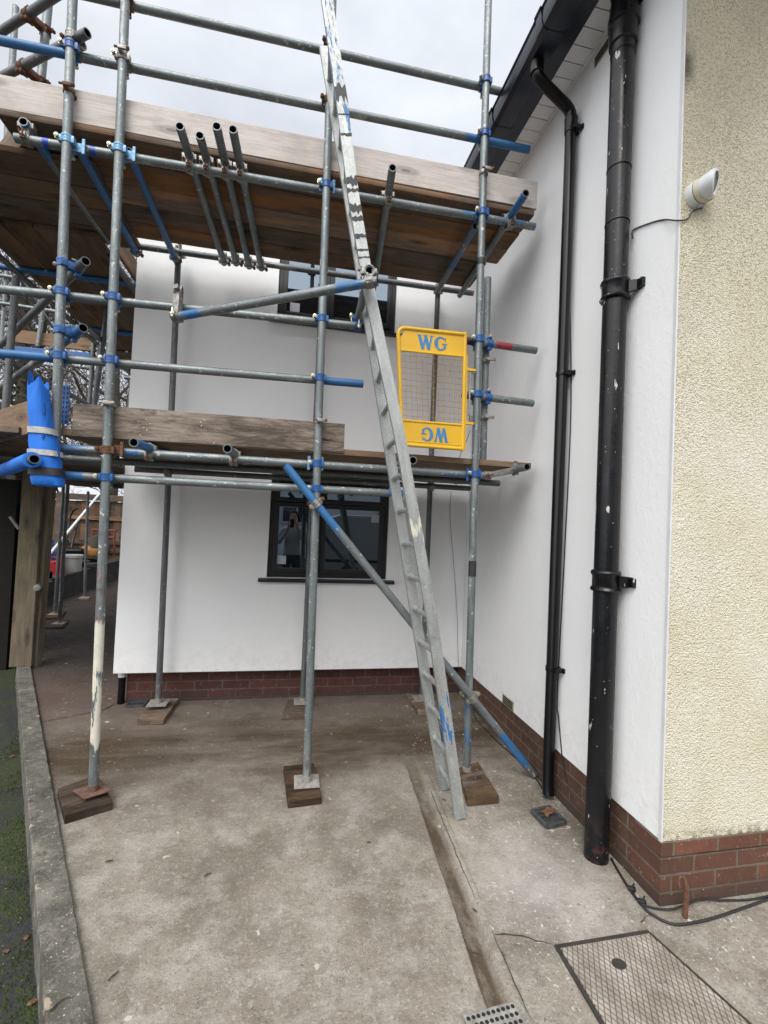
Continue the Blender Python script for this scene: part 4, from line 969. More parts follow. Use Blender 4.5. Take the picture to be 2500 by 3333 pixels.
# putlog plates (pale blue flat lugs) beside the ledger couplers
for key, p, mk in (('S', gY(243, 468, FY-.0), 'c_pale'), ('L', gY(409, 492, FY), 'c_pale'), ('R', gY(1572, 690, FY), 'c_blue'), ('C', gY(1066, 600, FY), 'c_pale'), ('C', gY(1027, 1508, FY), 'c_pale'), ('R', gY(1543, 1545, FY), 'c_blue'), ('L', gY(368, 1460, FY), 'c_rust')):
    o = POLES[key][0]; m = MB()
    for sx in (-.040, .040): m.box((sx, .012, 0), (.016, .010, .085))
    m.box((0, .026, 0), (.09, .008, .05))
    put('lug_plate', m.mesh('lug_plate', M[mk], 0, bevel=.002), o, Matrix.Translation(p))

# ------------------------------------------------------------------ boards
def board(label, a, b_, wdir, w, t, mk, group=None, name='scaffold_board', twist=0, bev=.003):
    a, b_ = Vector(a), Vector(b_); x = (b_-a).normalized(); y = Vector(wdir); y = (y-x*y.dot(x)).normalized(); z = x.cross(y)
    Ln = (b_-a).length; m = MB(); n = max(2, int(Ln/.25)); vs = []
    for i in range(n+1):
        u = -Ln/2+Ln*i/n; s_ = noise.noise(Vector((a.x*7+u, a.y*5, a.z)))*.003
        for (yy_, zz_) in ((-w/2, -t/2), (w/2, -t/2), (w/2, t/2), (-w/2, t/2)): vs.append((u, yy_+s_*.6, zz_+s_))
    m.add(vs, [(i*4+k, i*4+(k+1) % 4, (i+1)*4+(k+1) % 4, (i+1)*4+k) for i in range(n) for k in range(4)] + [(3, 2, 1, 0), tuple(n*4+k for k in range(4))])
    Mx = Matrix((x, y, z)).transposed().to_4x4(); Mx.translation = (a+b_)/2
    return tag(put(name, m.mesh(name, M[mk], 0, bevel=bev), None, Mx), label, 'board', group)
ZU = 3.796      # centre height of the upper deck boards
lefts = gZ(17, 420, 3.775), gZ(192, 648, 3.775)
xL = min(-1.6, (lefts[0].x+lefts[1].x)/2)
rx = [1.535, 1.535, 1.545, gZ(1583, 862, 3.775).x, gZ(1532, 938, 3.775).x]
names = ('front', 'second', 'middle', 'fourth', 'rearmost')
yb_ = 2.845
for i in range(5):
    w = .208; y = yb_+w/2
    board('%s deck board of the upper platform' % names[i].replace('front', 'front edge'), (xL+.01*((i*7) % 3), y, ZU+.008*(i % 2)), (rx[i], y, ZU+.007*((i+1) % 2)), (0, 1, 0), w-.010, .038, 'deck', 'upper platform boards', bev=.012); yb_ += w
TY = 2.872
tz0, tz1 = 3.80, 4.012
board('long pale toe board along the front of the upper platform', (-2.6, TY+.002, 3.905), (1.552, TY+.002, 3.932), (0, 0, 1), .19, .038, 'toe', 'toe boards', 'toe_board')
board('weathered grey toe board along the front of the lower platform', (gY(240, 1372, TY).x, TY, 2.125), (gY(1120, 1430, TY).x, TY, 2.142), (0, 0, 1), .185, .038, 'toeold', 'toe boards', 'toe_board')
yb_ = 2.86
for i in range(5):
    w = .225; y = yb_+w/2
    board('%s board of the lower platform' % names[i].replace('front', 'front edge'), (-1.31+.02*(i % 2), y, 2.055), (1.585-.014*((i*3) % 4), y, 2.058), (0, 1, 0), w-.004, .038, 'deckdark', 'lower platform boards'); yb_ += w

# sole boards under the poles
def sole(label, pts, th, mk):
    ps = [gZ(x, y, th) for x, y in pts]; cen = sum(ps, Vector())/4; cen.z = 0; m = MB()
    x = ((ps[1]-ps[0])+(ps[2]-ps[3])); x.z = 0; x.normalize(); y = Vector((-x.y, x.x, 0))
    m.prism([(Vector((p.x-cen.x, p.y-cen.y, 0)).dot(x), Vector((p.x-cen.x, p.y-cen.y, 0)).dot(y), .0) for p in ps], (0, 0, th))
    me_ = m.mesh('sole_board', M[mk], 0, bevel=.004)
    # grain runs across: turn local axes so the texture's long axis follows the board
    Mx = Matrix((x, y, Vector((0, 0, 1)))).transposed().to_4x4(); Mx.translation = cen
    tag(put('sole_board', me_, None, Mx), label, 'sole board', 'sole boards under the poles')
sole('dark wet square sole board under the rusty diamond plate', [(188, 2567), (318, 2520), (368, 2608), (212, 2655)], .048, 'soledark')
sole('brown sole board under the front pole beside the ladder', [(923, 2493), (1022, 2483), (1048, 2592), (938, 2606)], .045, 'soledark')
sole('long sole board under the right front pole, behind the ladder feet', [(1490, 2500), (1556, 2478), (1625, 2590), (1522, 2600)], .045, 'sole')
sole('pale plaster-splashed sole board beside the left gully', [(506, 2272), (582, 2272), (533, 2342), (445, 2343)], .042, 'sole')
sole('short sole board against the middle of the brick plinth', [(943, 2262), (1004, 2262), (1003, 2326), (918, 2327)], .042, 'sole')
sole('sole board behind the ladder near the inside corner', [(1320, 2255), (1384, 2255), (1402, 2313), (1362, 2315)], .042, 'sole')

# ------------------------------------------------------------------ ladder
lad = empty('ladder', (.994, 2.57, 0), 'tall aluminium ladder leaning left against the scaffold with black tape and blue paint', 'ladder')
def lad_line(y, pts):
    return [Vector((p[0], y, p[1])) for p in pts]
BK = [gY(1447, 2568, 2.71), gY(1398, 2290, 2.71), gY(1352, 2000, 2.71), gY(1192, 990, 2.71), gY(1056, 156, 2.71)]
FRp = [(1497, 2662), (1447, 2300), (1403, 2000), (1305, 1440), (1205, 965), (1150, 640), (1112, 330)]
FR = [gY(*p, 2.43) for p in FRp]
top_z = BK[-1].z+.02; d_ = (FR[-1]-FR[-3]); FR.append(FR[-1]+d_*((top_z-FR[-1].z)/d_.z))
BK[0].z = max(BK[0].z, .004); FR[0].z = max(FR[0].z, .004)
def at_z(P, z):
    for a, b_ in zip(P, P[1:]):
        if a.z <= z <= b_.z: return a.lerp(b_, (z-a.z)/(b_.z-a.z))
    return P[-1].copy() if z > P[-1].z else P[0].copy()
def stile(P, nm, paint, sy):
    m = MB(); zs = [P[0].z+(P[-1].z-P[0].z)*i/60 for i in range(61)]; pts = [at_z(P, z) for z in zs]
    ov = (P[-1]-P[0]).normalized(); nrm = ov.cross(Vector((0, 1, 0))).normalized(); hw, hy = .030, .0135
    for i, p in enumerate(pts):
        t = i/60; col = [0, 0, 0]
        for (t0, t1, ch, st_) in paint:
            e = 0 if t0 <= t <= t1 else min(abs(t-t0), abs(t-t1))*4.6
            col[ch] = max(col[ch], max(0, st_-e*4))
        m.cur = tuple(col)
        m.add([p+nrm*hw-Vector((0, hy, 0)), p+nrm*hw+Vector((0, hy, 0)), p-nrm*hw+Vector((0, hy, 0)), p-nrm*hw-Vector((0, hy, 0))], [])
    m.f += [(i*4+k, i*4+(k+1) % 4, (i+1)*4+(k+1) % 4, (i+1)*4+k) for i in range(60) for k in range(4)] + [(3, 2, 1, 0), (240, 241, 242, 243)]; m.m += [0]*242
    q = ov.to_track_quat('Z', 'Y').to_matrix().to_4x4(); q.translation = P[0]; inv = q.inverted()
    m.v = [tuple(inv @ Vector(v)) for v in m.v]
    o = put('stile', m.mesh('stile', M['alu'], 0, attr=True, bevel=0), lad, q)
    return o
sF = stile(FR, 'stile', ((.83, 1, 0, .52), (.10, .15, 0, .5), (.35, .365, 1, .6)), -1); sB = stile(BK, 'stile', (), 1)
sF['label'] = 'front ladder stile with blue paint and torn black tape'
tdir = (FR[-1]-FR[0]).normalized(); nr = tdir.cross(Vector((0, 1, 0))).normalized()
z = .128
while z < top_z-.08:
    a, b_ = at_z(BK, z), at_z(FR, z); m = MB(); m.tube(a+Vector((0, -.012, 0)), b_+Vector((0, .012, 0)), .0155, 14); m.ring(a+Vector((0, -.017, 0)), (0, 1, 0), .015, .021, .008, 14)
    put('rung', m.mesh('rung', M['alu'], 40, attr=True), lad); z += .1965
def tapepiece(px, w, irregular=True):
    p = gY(*px, 2.43-.0145); m = MB(); rngt = random.Random(int(px[1])); pts = []
    p = at_z(FR, p.z); n_ = 7
    for s_ in (-1, 1):
        for k in range(n_):
            u = (k/(n_-1)*2-1)*.031*(1 if s_ < 0 else -1); v = s_*w/2+(rngt.uniform(-.35, .35)*w if irregular else 0)
            pts.append(p+nr*u+tdir*v+Vector((0, -.0141, 0)))
    m.prism(pts, (0, -.0012, 0)); put('tape', m.mesh('tape', M['blacktape'], 0), sF)
for px, w in (((1116, 303), .075), ((1160, 593), .04), ((1166, 622), .018), ((1173, 680), .045), ((1178, 712), .022), ((1187, 770), .018), ((1123, 372), .005), ((1130, 437), .012), ((1193, 838), .008), ((1197, 815), .010)): tapepiece(px, w)

# ------------------------------------------------------------------ yellow gate
ga = {'TL': gY(1288, 1058, 2.74), 'TR': gY(1522, 1083, 2.79), 'BR': gY(1513, 1468, 2.79), 'BL': gY(1302, 1452, 2.74)}
GN = (ga['TR']-ga['TL']).cross(ga['BL']-ga['TL']).normalized()
if GN.y > 0: GN = -GN         # towards the viewer
def gp(u, v, n=0.0): return ga['TL'].lerp(ga['TR'], u).lerp(ga['BL'].lerp(ga['BR'], u), v)+GN*n
gate = empty('swing_gate', gp(1, 1), 'yellow mesh swing gate with blue letters on its panels', 'gate')
m = MB(); fr_ = .013
arc = [gp(.03+.07*(1-cos(a)), .025+.07*(1-sin(a))*0.62) for a in [0, pi/8, pi/4, 3*pi/8, pi/2]]
m.path([gp(.03, .985), gp(.03, .12)]+[gp(.03+.09*(1-cos(a)), .018+.055*(1-sin(a))) for a in (0, pi/8, pi/4, 3*pi/8, pi/2)]+[gp(.965, .018)], fr_, 12)
m.path([gp(.965, .0), gp(.965, 1.0)], fr_, 12); m.path([gp(.03, .985), gp(.965, .985)], fr_*.9, 12)
m.path([gp(.04, .205), gp(.955, .205)], .007, 8); m.path([gp(.04, .785), gp(.955, .785)], .008, 8); m.path([gp(.04, .952), gp(.955, .955)], .005, 8)
m.path([gp(1.0, .19), gp(1.0, .99)], .006, 8)
put('frame', m.mesh('frame', M['yellow'], 40), gate)
m = MB(); m.prism([gp(.05, .10, -.002), gp(.13, .035, -.002), gp(.955, .03, -.002), gp(.955, .205, -.002), (gp(.05, .205, -.002))], GN*.004)
put('panel', m.mesh('panel', M['yellow'], 0), gate)
m = MB(); m.prism([gp(.05, .785, -.002), gp(.955, .785, -.002), gp(.955, .975, -.002), gp(.05, .975, -.002)], GN*.004)
put('panel', m.mesh('panel', M['yellow'], 0), gate)
m = MB(); rg = random.Random(3)
for k in range(11):
    u = .11+.079*k; pts = [gp(u+rg.uniform(-.006, .006), .205+.58*t/5, 0) for t in range(6)]; m.path(pts, .0013, 6)
for k in range(11):
    v = .245+.05*k; pts = [gp(.04+.915*t/6, v+rg.uniform(-.004, .004)-.0*t, .003) for t in range(7)]; m.path(pts, .0013, 6)
put('wire_mesh', m.mesh('wire_mesh', M['wire'], 40), gate)
GW, GH = (ga['TR']-ga['TL']).length, (ga['BL']-ga['TL']).length
def letters(u0, v0, h, flip):
    """WG as raised serif letters; h in gate heights"""
    asp = GH/GW
    m1, m2 = MB(), MB(); lay = [0]
    def P(x, y):
        if flip: x, y = -x, -y
        return gp(u0+x*h*asp, v0-y*h, .0024)
    def poly(mb, pts):
        e = .0012+.00012*(lay[0] % 7); lay[0] += 1; mb.prism([P(*q) for q in pts], GN*e)
    def stroke(mb, a, b_, w):
        poly(mb, [(a[0]-w/2, a[1]), (a[0]+w/2, a[1]), (b_[0]+w/2, b_[1]), (b_[0]-w/2, b_[1])])
    ox = -1.16
    stroke(m1, (ox+.10, .5), (ox+.36, -.5), .26); stroke(m1, (ox+.36, -.5), (ox+.60, .5), .15)
    stroke(m1, (ox+.56, .5), (ox+.82, -.5), .26); stroke(m1, (ox+.82, -.5), (ox+1.06, .5), .15)
    for xx, w in ((ox+.10, .36), (ox+.57, .36), (ox+1.06, .30)): poly(m1, [(xx-w/2, .5), (xx+w/2, .5), (xx+w/2-.04, .44), (xx-w/2+.04, .44)])
    for xx in (ox+.36, ox+.82): poly(m1, [(xx-.105, -.5), (xx+.06, -.5), (xx, -.54), (xx-.05, -.54)])
    cx_, n_ = .58, 22; outer, inner = [], []
    for k in range(n_+1):
        a = R(42)+(R(318)-R(42))*k/n_; th = .13+.13*max(0, -cos(a)) + .03
        outer.append((cx_+.49*cos(a), .5*sin(a))); inner.append((cx_+(.49-th)*cos(a), (.5-th*.72)*sin(a)))
    for k in range(n_): poly(m2, [outer[k], outer[k+1], inner[k+1], inner[k]])
    poly(m2, [(cx_+.36, .44), (cx_+.42, .44), (cx_+.42, .14), (cx_+.37, .14)])
    poly(m2, [(cx_+.25, -.42), (cx_+.44, -.34), (cx_+.44, .02), (cx_+.25, .02)]); poly(m2, [(cx_+.10, .02), (cx_+.54, .02), (cx_+.54, -.045), (cx_+.10, -.045)])
    for mb in (m1, m2): put('letter', mb.mesh('letter', M['gblue'], 0), gate)
letters(.505, .118, .118, False); letters(.515, .885, .118, True)
m = MB(); hx = gY(1535, 1180, 2.80); hb = gY(1533, 1345, 2.80)
m.prism([gp(1.0, .30, -.01), gp(1.13, .305, -.01), gp(1.13, .322, -.01), gp(1.0, .325, -.01)], GN*.02)
m.prism([gp(1.0, .755, -.01), gp(1.12, .755, -.01), gp(1.12, .775, -.01), gp(1.0, .775, -.01)], GN*.02)
put('hinge_arm', m.mesh('hinge_arm', M['yellow'], 0), gate)
m = MB(); m.path([gp(1.06, .33), gp(1.05, .70)], .007, 8); m.path([gp(1.06, .33), gp(1.12, .34)], .006, 8); m.lathe(gp(1.08, .70), gp(1.08, .75)-gp(1.08, .70), [(.010, 0)]+[(.010+.003*(k % 2), .004*k) for k in range(10)], 12)
put('spring', m.mesh('spring', M['c_steel'], 40), gate)
cable('wire_tie', [gp(.96, 1.0), gp(.985, .9)+Vector((.02, 0, 0)), gp(1.02, .82)+Vector((.03, .01, 0))], .002, 'thin loose wire dangling below the hinge side of the yellow gate', 'wire')
cable('wire_tie', [gp(.95, 1.0), gp(.93, 1.03), gp(.915, 1.07)], .002, 'thin wire end poking out under the yellow gate', 'wire')

# ------------------------------------------------------------------ return scaffold on the left and the run down the alley
def slope(key, a, b_, z, ext0, ext1, label, **kw):
    p, q = gZ(*a, z), gZ(*b_, z); return pole(key, extend(p, q, ext0), extend(p, q, ext1), label, **kw)
slope('p1', (230, -45), (0, 105), 4.60, 0, 2.4, 'upper dark guard rail of the left return, slanting across the top corner', mat_='pole_dull')
slope('p2', (285, 107), (0, 255), 4.27, 0, 2.2, 'lower dark guard rail of the left return, above the toe board', mat_='pole_dull')
slope('p3', (279, 850), (10, 1115), 2.985, 0, 1.5, 'grey rail of the left return with its open end toward the viewer', mat_='pole_dull')
slope('p4', (271, 1067), (0, 1265), 2.61, 0, 1.5, 'rail of the left return with a bright blue open end', mat_='pole_dull', paint=((0, .14, 0),))
slope('p5', (112, 1494), (0, 1535), 1.866, 0, 2.2, 'low rail of the left return running into the blue foam wrap', mat_='pole_dull')
pole('s2', gY(128, 260, 3.17)+Vector((0, 0, -.35)), gY(155, 0, 3.17)+Vector((.02, 0, .5)), 'upright pole of the left return crossing both dark guard rails')
pole('s3', gY(33, 300, 4.3)+Vector((0, 0, -.6)), gY(52, 22, 4.3), 'farther upright pole of the left return with a cut top end')
couple('p1', 's2', 'c_rust', 'c_rust'); couple('p2', 's2', 'c_rust', 'c_rust'); couple('S', 'p2', 'c_steel', 'c_rust'); couple('S', 'p3', 'c_blue', 'zinc'); couple('S', 'p4', 'c_blue', 'zinc')
m = MB(); _, q0, q1 = POLES['p5']; dd = (q1-q0).normalized(); m.ring(q0+dd*.62, dd, .026, .041, 1.12, 24)
tag(put('foam_sleeve', m.mesh('foam_sleeve', M['foam'], 40)), 'blue foam sleeve round the low rail at the left edge', 'foam sleeve')
DIR = Vector((-.68, .73, 0)).normalized()
p = gZ(103, 1310, 2.22); board('brown board behind the blue foam wrap, sloping out at the left edge', (p.x+.12, p.y-.13, 2.128), (p.x-1.9, p.y+2.0, 2.128), (0, 0, 1), .19, .04, 'brownboard', 'toe boards', 'toe_board')
board('brown toe board of the left return beside the end of the upper platform', (-1.66, 3.06, 3.875), (-3.0, 4.42, 3.875), (0, 0, 1), .19, .04, 'brownboard', 'toe boards', 'toe_board')
for i in range(4):
    y = 3.18+i*.222; board('%s corner deck board left of the upper platform' % ('nearest', 'second', 'third', 'farthest')[i], (-3.1, y, 3.752), (-1.30, y, 3.752), (0, 1, 0), .212, .036, 'deckdark', 'corner deck boards')
gaps = (-2.31, -2.085, -1.855, -1.625)
for i, x in enumerate(gaps):
    board('%s long board of the alley deck, upper lift' % ('outermost', 'second', 'third', 'innermost')[i], (x-.012*i, 3.80, 3.712), (x+.01*(i % 2), 7.9, 3.712), (1, 0, 0), .205 if i < 2 else .218, .036, 'deckdark', 'alley deck boards')
    board('%s long board of the alley deck, lower lift' % ('outermost', 'second', 'third', 'innermost')[i], (x-.012*i, 2.95 if i > 1 else 3.5, 2.06), (x-.25, 9.4, 2.06), (1, 0, 0), .22, .036, 'deckdark', 'alley deck boards')
for i in range(5):  # outer boards added to cut the sky light reaching the alley
    board('%s added dark board shading the alley on the outer side of its lower lift' % ('first', 'second', 'third', 'fourth', 'fifth')[i], (-2.56-.235*i, 4.2+.25*i, 2.06), (-2.80-.235*i, 9.2, 2.06), (1, 0, 0), .225, .036, 'deckdark', 'alley deck boards')
board('orange brown edge board along the white wall corner', (-1.50, 4.05, 3.80), (-1.50, 7.8, 3.80), (0, 0, 1), .16, .03, 'deck', 'alley deck boards')
for i, (y, b_) in enumerate(((4.45, 1), (4.95, 0), (5.7, 1), (6.4, 0), (7.1, 0), (7.6, 0))):
    pole('a%d' % i, (-2.62, y, 3.668), (-1.42, y, 3.668), ('first', 'second', 'third', 'fourth', 'fifth', 'last')[i]+' bearer under the alley deck counted from the corner', mat_='pole_dull', paint=((0, 1, 0),) if b_ else (), group='alley scaffold poles')
for i, (y, z) in enumerate(((4.1, 2.005), (5.4, 2.005), (6.6, 2.005), (7.8, 2.005))):
    pole('al%d' % i, (-2.75, y, z), (-1.40, y, z), ('first', 'second', 'third', 'last')[i]+' bearer under the lower alley deck counted from the corner', mat_='pole_dull', group='alley scaffold poles')
pole('e1', (-2.40, 3.9, 3.62), (-2.40, 8.2, 3.62), 'outer ledger along the alley deck', mat_='pole_dull', group='alley scaffold poles')
pole('e2', (-1.50, 3.9, 3.62), (-1.50, 8.2, 3.62), 'inner ledger along the alley deck beside the white wall', mat_='pole_dull', group='alley scaffold poles')
pole('e3', (-2.42, 4.1, 2.86), (-2.42, 8.2, 2.86), 'guard rail along the outer side of the alley', mat_='pole_dull', group='alley scaffold poles')
pole('e4', gY(282, 1065, 4.4), gY(340, 1120, 5.4), 'short dark tube behind the blue open tube end', mat_='pole_dull', group='alley scaffold poles')
def up(key, foot, top, y, z0, label, mk='pole_dull', **kw):
    a, b_ = gY(*foot, y), gY(*top, y); t = (z0-a.z)/(b_.z-a.z) if z0 is not None else 0
    return pole(key, a+(b_-a)*t, b_, label, mat_=mk, group='alley scaffold poles', **kw)
up('u1', (15, 1370), (53, 900), 3.8, 2.05, 'dim upright pole at the left edge behind the return rails')
up('u2', (306, 1330), (352, 985), 5.0, 2.08, 'leaning alley pole close beside the second front pole')
up('u3', (290, 1330), (306, 1105), 6.0, 2.08, 'thin alley pole behind the far toe board end')
up('u4', (307, 1330), (326, 1125), 5.7, 2.08, 'thin alley pole next to the far toe board end')
up('u5', (420, 1330), (428, 1235), 7.0, 2.08, 'small alley pole close to the white wall corner')
a = gZ(178, 1998, .03); pole('f1', a, gY(207, 1575, a.y), 'left pole of the far pair standing in the dark alley', mat_='pole_dull', group='alley scaffold poles'); base_plate('f1')
a = gZ(193, 2028, .03); pole('f2', a, gY(221, 1575, a.y), 'right pole of the far pair standing in the dark alley', mat_='pole_dull', group='alley scaffold poles'); base_plate('f2')
a = gZ(275, 1945, .03); pole('f3', a, gY(287, 1600, a.y), 'farthest alley pole, beside the white wall edge', mat_='pole_dull', group='alley scaffold poles'); base_plate('f3')
sole('far sole board under the left pole of the pair in the alley', [(165, 1992), (215, 1985), (200, 2008), (138, 2012)], .03, 'soledark')
sole('far sole board under the right pole of the pair in the alley', [(170, 2015), (222, 2015), (205, 2040), (140, 2040)], .03, 'soledark')
sole('far sole board under the farthest alley pole', [(258, 1941), (292, 1941), (290, 1950), (248, 1950)], .03, 'soledark')
# far end platform seen between the rails
YF = 6.7
board('far brown toe board seen past the hanging corner pole', gY(40, 1093, YF), gY(301, 1124, YF), (0, 0, 1), .165, .04, 'brownboard', 'toe boards', 'toe_board')
m = MB(); a, b_ = gY(40, 1130, YF-.02), gY(298, 1152, YF-.02); m.prism([a, b_, b_+Vector((0, 0, -.075)), a+Vector((0, 0, -.075))], (0, -.05, 0))
tag(put('metal_batten', m.mesh('metal_batten', M['c_blue'], 0, bevel=.005)), 'long blue metal batten under the far brown toe board', 'batten')
for key, a, b_, y, lab in (('g1', (22, 862), (0, 1180), 7.2, 'pale far upright pole at the left edge of the photo'), ('g2', (140, 1005), (122, 1128), 6.64, 'pale far upright pole in front of the far toe board')):
    pole(key, gY(*b_, y), gY(*a, y), lab, group='far scaffold poles')
for key, a, b_, lab in (('h1', (-30, 892), (200, 925), 'uppermost thin far rail in front of the bare trees'), ('h2', (-30, 982), (195, 1016), 'second thin far rail in front of the bare trees'), ('h3', (-30, 1290), (110, 1360), 'lowest thin far rail behind the brown board')):
    pole(key, gY(*a, 7.15), gY(*b_, 7.15), lab, group='far scaffold poles')
pole('h4', gY(55, 890, 7.1), gY(185, 1085, 9.0), 'thin far brace slanting down behind the hanging corner pole', group='far scaffold poles')
# perforated strip
pb = gY(215, 1318, 3.02); m = MB(); m.bb(pb.x-.018, pb.x+.018, pb.y-.012, pb.y, pb.z-.115, pb.z+.115)
ps_ = tag(put('perforated_strip', m.mesh('perforated_strip', M['c_blue'], 0, bevel=.002)), 'short upright blue metal strip with rows of slots', 'metal strip')
m = MB()
for i in range(8):
    for sx in (-.009, .009): m.bb(pb.x+sx-.0028, pb.x+sx+.0028, pb.y-.0135, pb.y-.011, pb.z-.10+i*.028-.008, pb.z-.10+i*.028+.008)
put('slots', m.mesh('slots', M['hole'], 0), ps_)['kind'] = 'stuff'

# blue foam wrap on the hanging corner pole
def loft(rows, cy, ry, n=40, jag=False):
    m = MB(); vs = []
    for ri, (py, xl, xr, sc) in enumerate(rows):
        a, b_ = gY(xl, py, cy), gY(xr, py, cy); c = (a+b_)/2; h = (b_-a).length/2*sc
        for k in range(n):
            t = 2*pi*k/n; cx_, sy_ = cos(t), sin(t); cx_ = math.copysign(abs(cx_)**.75, cx_); sy_ = math.copysign(abs(sy_)**.75, sy_)
            wob = 1+.05*noise.noise(Vector((cos(t)*2, sin(t)*2, ri*.8)))
            z = c.z
            if jag and ri < 2: z += (.026 if ri == 0 else .006)*(abs(sin(t*1.5+.4))**3*2.0-.9+.5*noise.noise(Vector((t*3, 0, 5)))) + (.035*max(0, -cx_-.6)/.4 if ri == 0 else 0)
            vs.append(Vector((c.x+cx_*h*wob, cy-sy_*(ry*sc)*wob, z)))
    m.add(vs, [(i*n+k, i*n+(k+1) % n, (i+1)*n+(k+1) % n, (i+1)*n+k) for i in range(len(rows)-1) for k in range(n)]); return m
fw = empty('foam_wrap', gY(160, 1575, 2.77), 'bright blue foam wrap strapped round the end of the hanging corner pole', 'foam wrap')
rows = [(1248, 101, 149, 1), (1290, 99, 155, 1), (1345, 101, 163, 1), (1398, 104, 172, .97), (1440, 102, 184, 1.04), (1470, 102, 192, .98), (1500, 104, 196, 1.03), (1532, 106, 198, .97), (1560, 108, 203, 1.03), (1580, 112, 204, 1.0), (1584, 116, 202, .8), (1580, 125, 195, .6)]
put('foam_sheet', loft(rows, 2.765, .066, jag=True).mesh('foam_sheet', M['foam'], 60), fw)
for tears in ([(142, 1312), (146, 1335), (143, 1352), (139, 1333)], [(136, 1412), (143, 1418), (140, 1430), (135, 1424)], [(186, 1448), (192, 1475), (190, 1490), (185, 1468)]):
    pts = [gY(x, y, 2.694) for x, y in tears]; m = MB(); m.prism(pts, (0, .012, 0)); put('tear', m.mesh('tear', M['foamdark'], 0), fw)
for nm, mk, rr in (('strap', 'strapw', [(1396, 100, 178, 1.07), (1416, 101, 182, 1.07)]), ('strap', 'strapw', [(1468, 99, 196, 1.06), (1486, 100, 199, 1.06)]), ('strap', 'blacktape', [(1524, 101, 203, 1.06), (1549, 102, 205, 1.06)])):
    put(nm, loft(rr, 2.765, .068).mesh(nm, M[mk], 60), fw)

# ------------------------------------------------------------------ left boundary, alley clutter, fence, trees
gp0 = gY(64, 2169, 5.2)
gpost = empty('gate_post', (gp0.x, 5.2, 0), 'weathered wooden gate post of two timbers at the end of the kerb', 'post')
m = MB(); a = [gY(28, 2172, 5.2), gY(101, 2169, 5.2), gY(139, 1545, 5.2), gY(74, 1545, 5.2)]; tz = 2.45
a[2] = a[1]+(a[2]-a[1])*((tz-a[1].z)/(a[2].z-a[1].z)); a[3] = a[0]+(a[3]-a[0])*((tz-a[0].z)/(a[3].z-a[0].z))
def local_board(nm, quad, thick, mk, par):
    """a plank from its front face, with the texture's long axis up the plank"""
    o = quad[0]; zax = ((quad[3]+quad[2])/2-(quad[0]+quad[1])/2).normalized(); yax = Vector((0, 1, 0)); xax = yax.cross(zax).normalized()
    Mx = Matrix((zax, xax, zax.cross(xax))).transposed().to_4x4(); Mx.translation = o; inv = Mx.inverted()
    mb = MB(); mb.prism([inv @ p for p in quad], inv.to_3x3() @ Vector((0, thick, 0))); return put(nm, mb.mesh(nm, M[mk], 0, bevel=.004), par, Mx)
local_board('front_plank', a, .05, 'post', gpost)
q_ = [Vector((a[0].x+.06, 5.255, -.12)), Vector((gY(121, 2231, 5.3).x, 5.255, -.12)), Vector((gY(170, 1560, 5.3).x+.02, 5.255, tz)), Vector((a[3].x+.06, 5.255, tz))]
local_board('rear_timber', q_, .12, 'post', gpost)
hp = gY(124, 1912, 5.24); m = MB(); m.lathe(hp, (.2, -1, 0), [(0, 0), (.03, .005), (.036, .03), (.028, .05), (0, .056)], 16); m.path([hp+Vector((0, 0, .03)), hp+Vector((-.02, 0, .09)), hp+Vector((-.03, .01, .13))], .008, 8)
put('latch', m.mesh('latch', M['steelgrate'], 40), gpost)
m = MB(); xr = gY(50, 1700, 5.55).x; m.bb(-7.5, xr, 5.55, 5.62, -.12, gY(20, 1560, 5.55).z); m.bb(xr-.0, xr+.10, 5.60, 5.68, -.12, gY(56, 1640, 5.6).z)
dk = tag(put('timber_gate', m.mesh('timber_gate', M['darkwood'], 0)), 'nearly black timber gate left of the gate post', 'gate')
m = MB(); m.bb(gY(50, 1560, 6.3).x, gY(70, 1560, 6.3).x+.12, 6.3, 6.36, .3, gY(56, 1530, 6.3).z); tag(put('fence_post', m.mesh('fence_post', M['fencew'], 0)), 'pale fence post peeping out behind the gate post', 'post')
m = MB(); m.path([gY(33, 1682, 5.5), gY(62, 1722, 5.5)], .016, 10); tag(put('gate_bar', m.mesh('gate_bar', M['greyplate'], 40)), 'short grey metal bar slanting against the black gate', 'bar')
# retaining wall and raised bed
rb = [gZ(137, 1978, 0), gZ(314, 1915, 0), gZ(380, 1883, 0)]; ZB = .42
rb = [Vector((-3.55, 6.0, 0)), Vector((-3.93, 8.6, 0)), Vector((-4.0, 10.4, 0)), Vector((-4.1, 12.4, 0))]
m = MB(); vs = []
for p in rb: vs += [p+Vector((0, 0, -.05)), p+Vector((-.02, 0, ZB)), p+Vector((-.22, 0, ZB)), p+Vector((-.22, 0, -.05))]
m.add(vs, [(i*4+k, i*4+(k+1) % 4, (i+1)*4+(k+1) % 4, (i+1)*4+k) for i in range(3) for k in range(4)]+[(0, 1, 2, 3), (15, 14, 13, 12)])
tag(put('retaining_wall', m.mesh('retaining_wall', M['retain'], 0)), 'low dark retaining wall along the alley', 'wall')
m = MB(); m.prism([(p.x-.2, p.y, -.04) for p in rb]+[(-9, 12.6, -.04), (-9, 6.2, -.04)], (0, 0, ZB+.02)); tag(put('raised_bed', m.mesh('raised_bed', M['earth'], 0)), kind='structure')
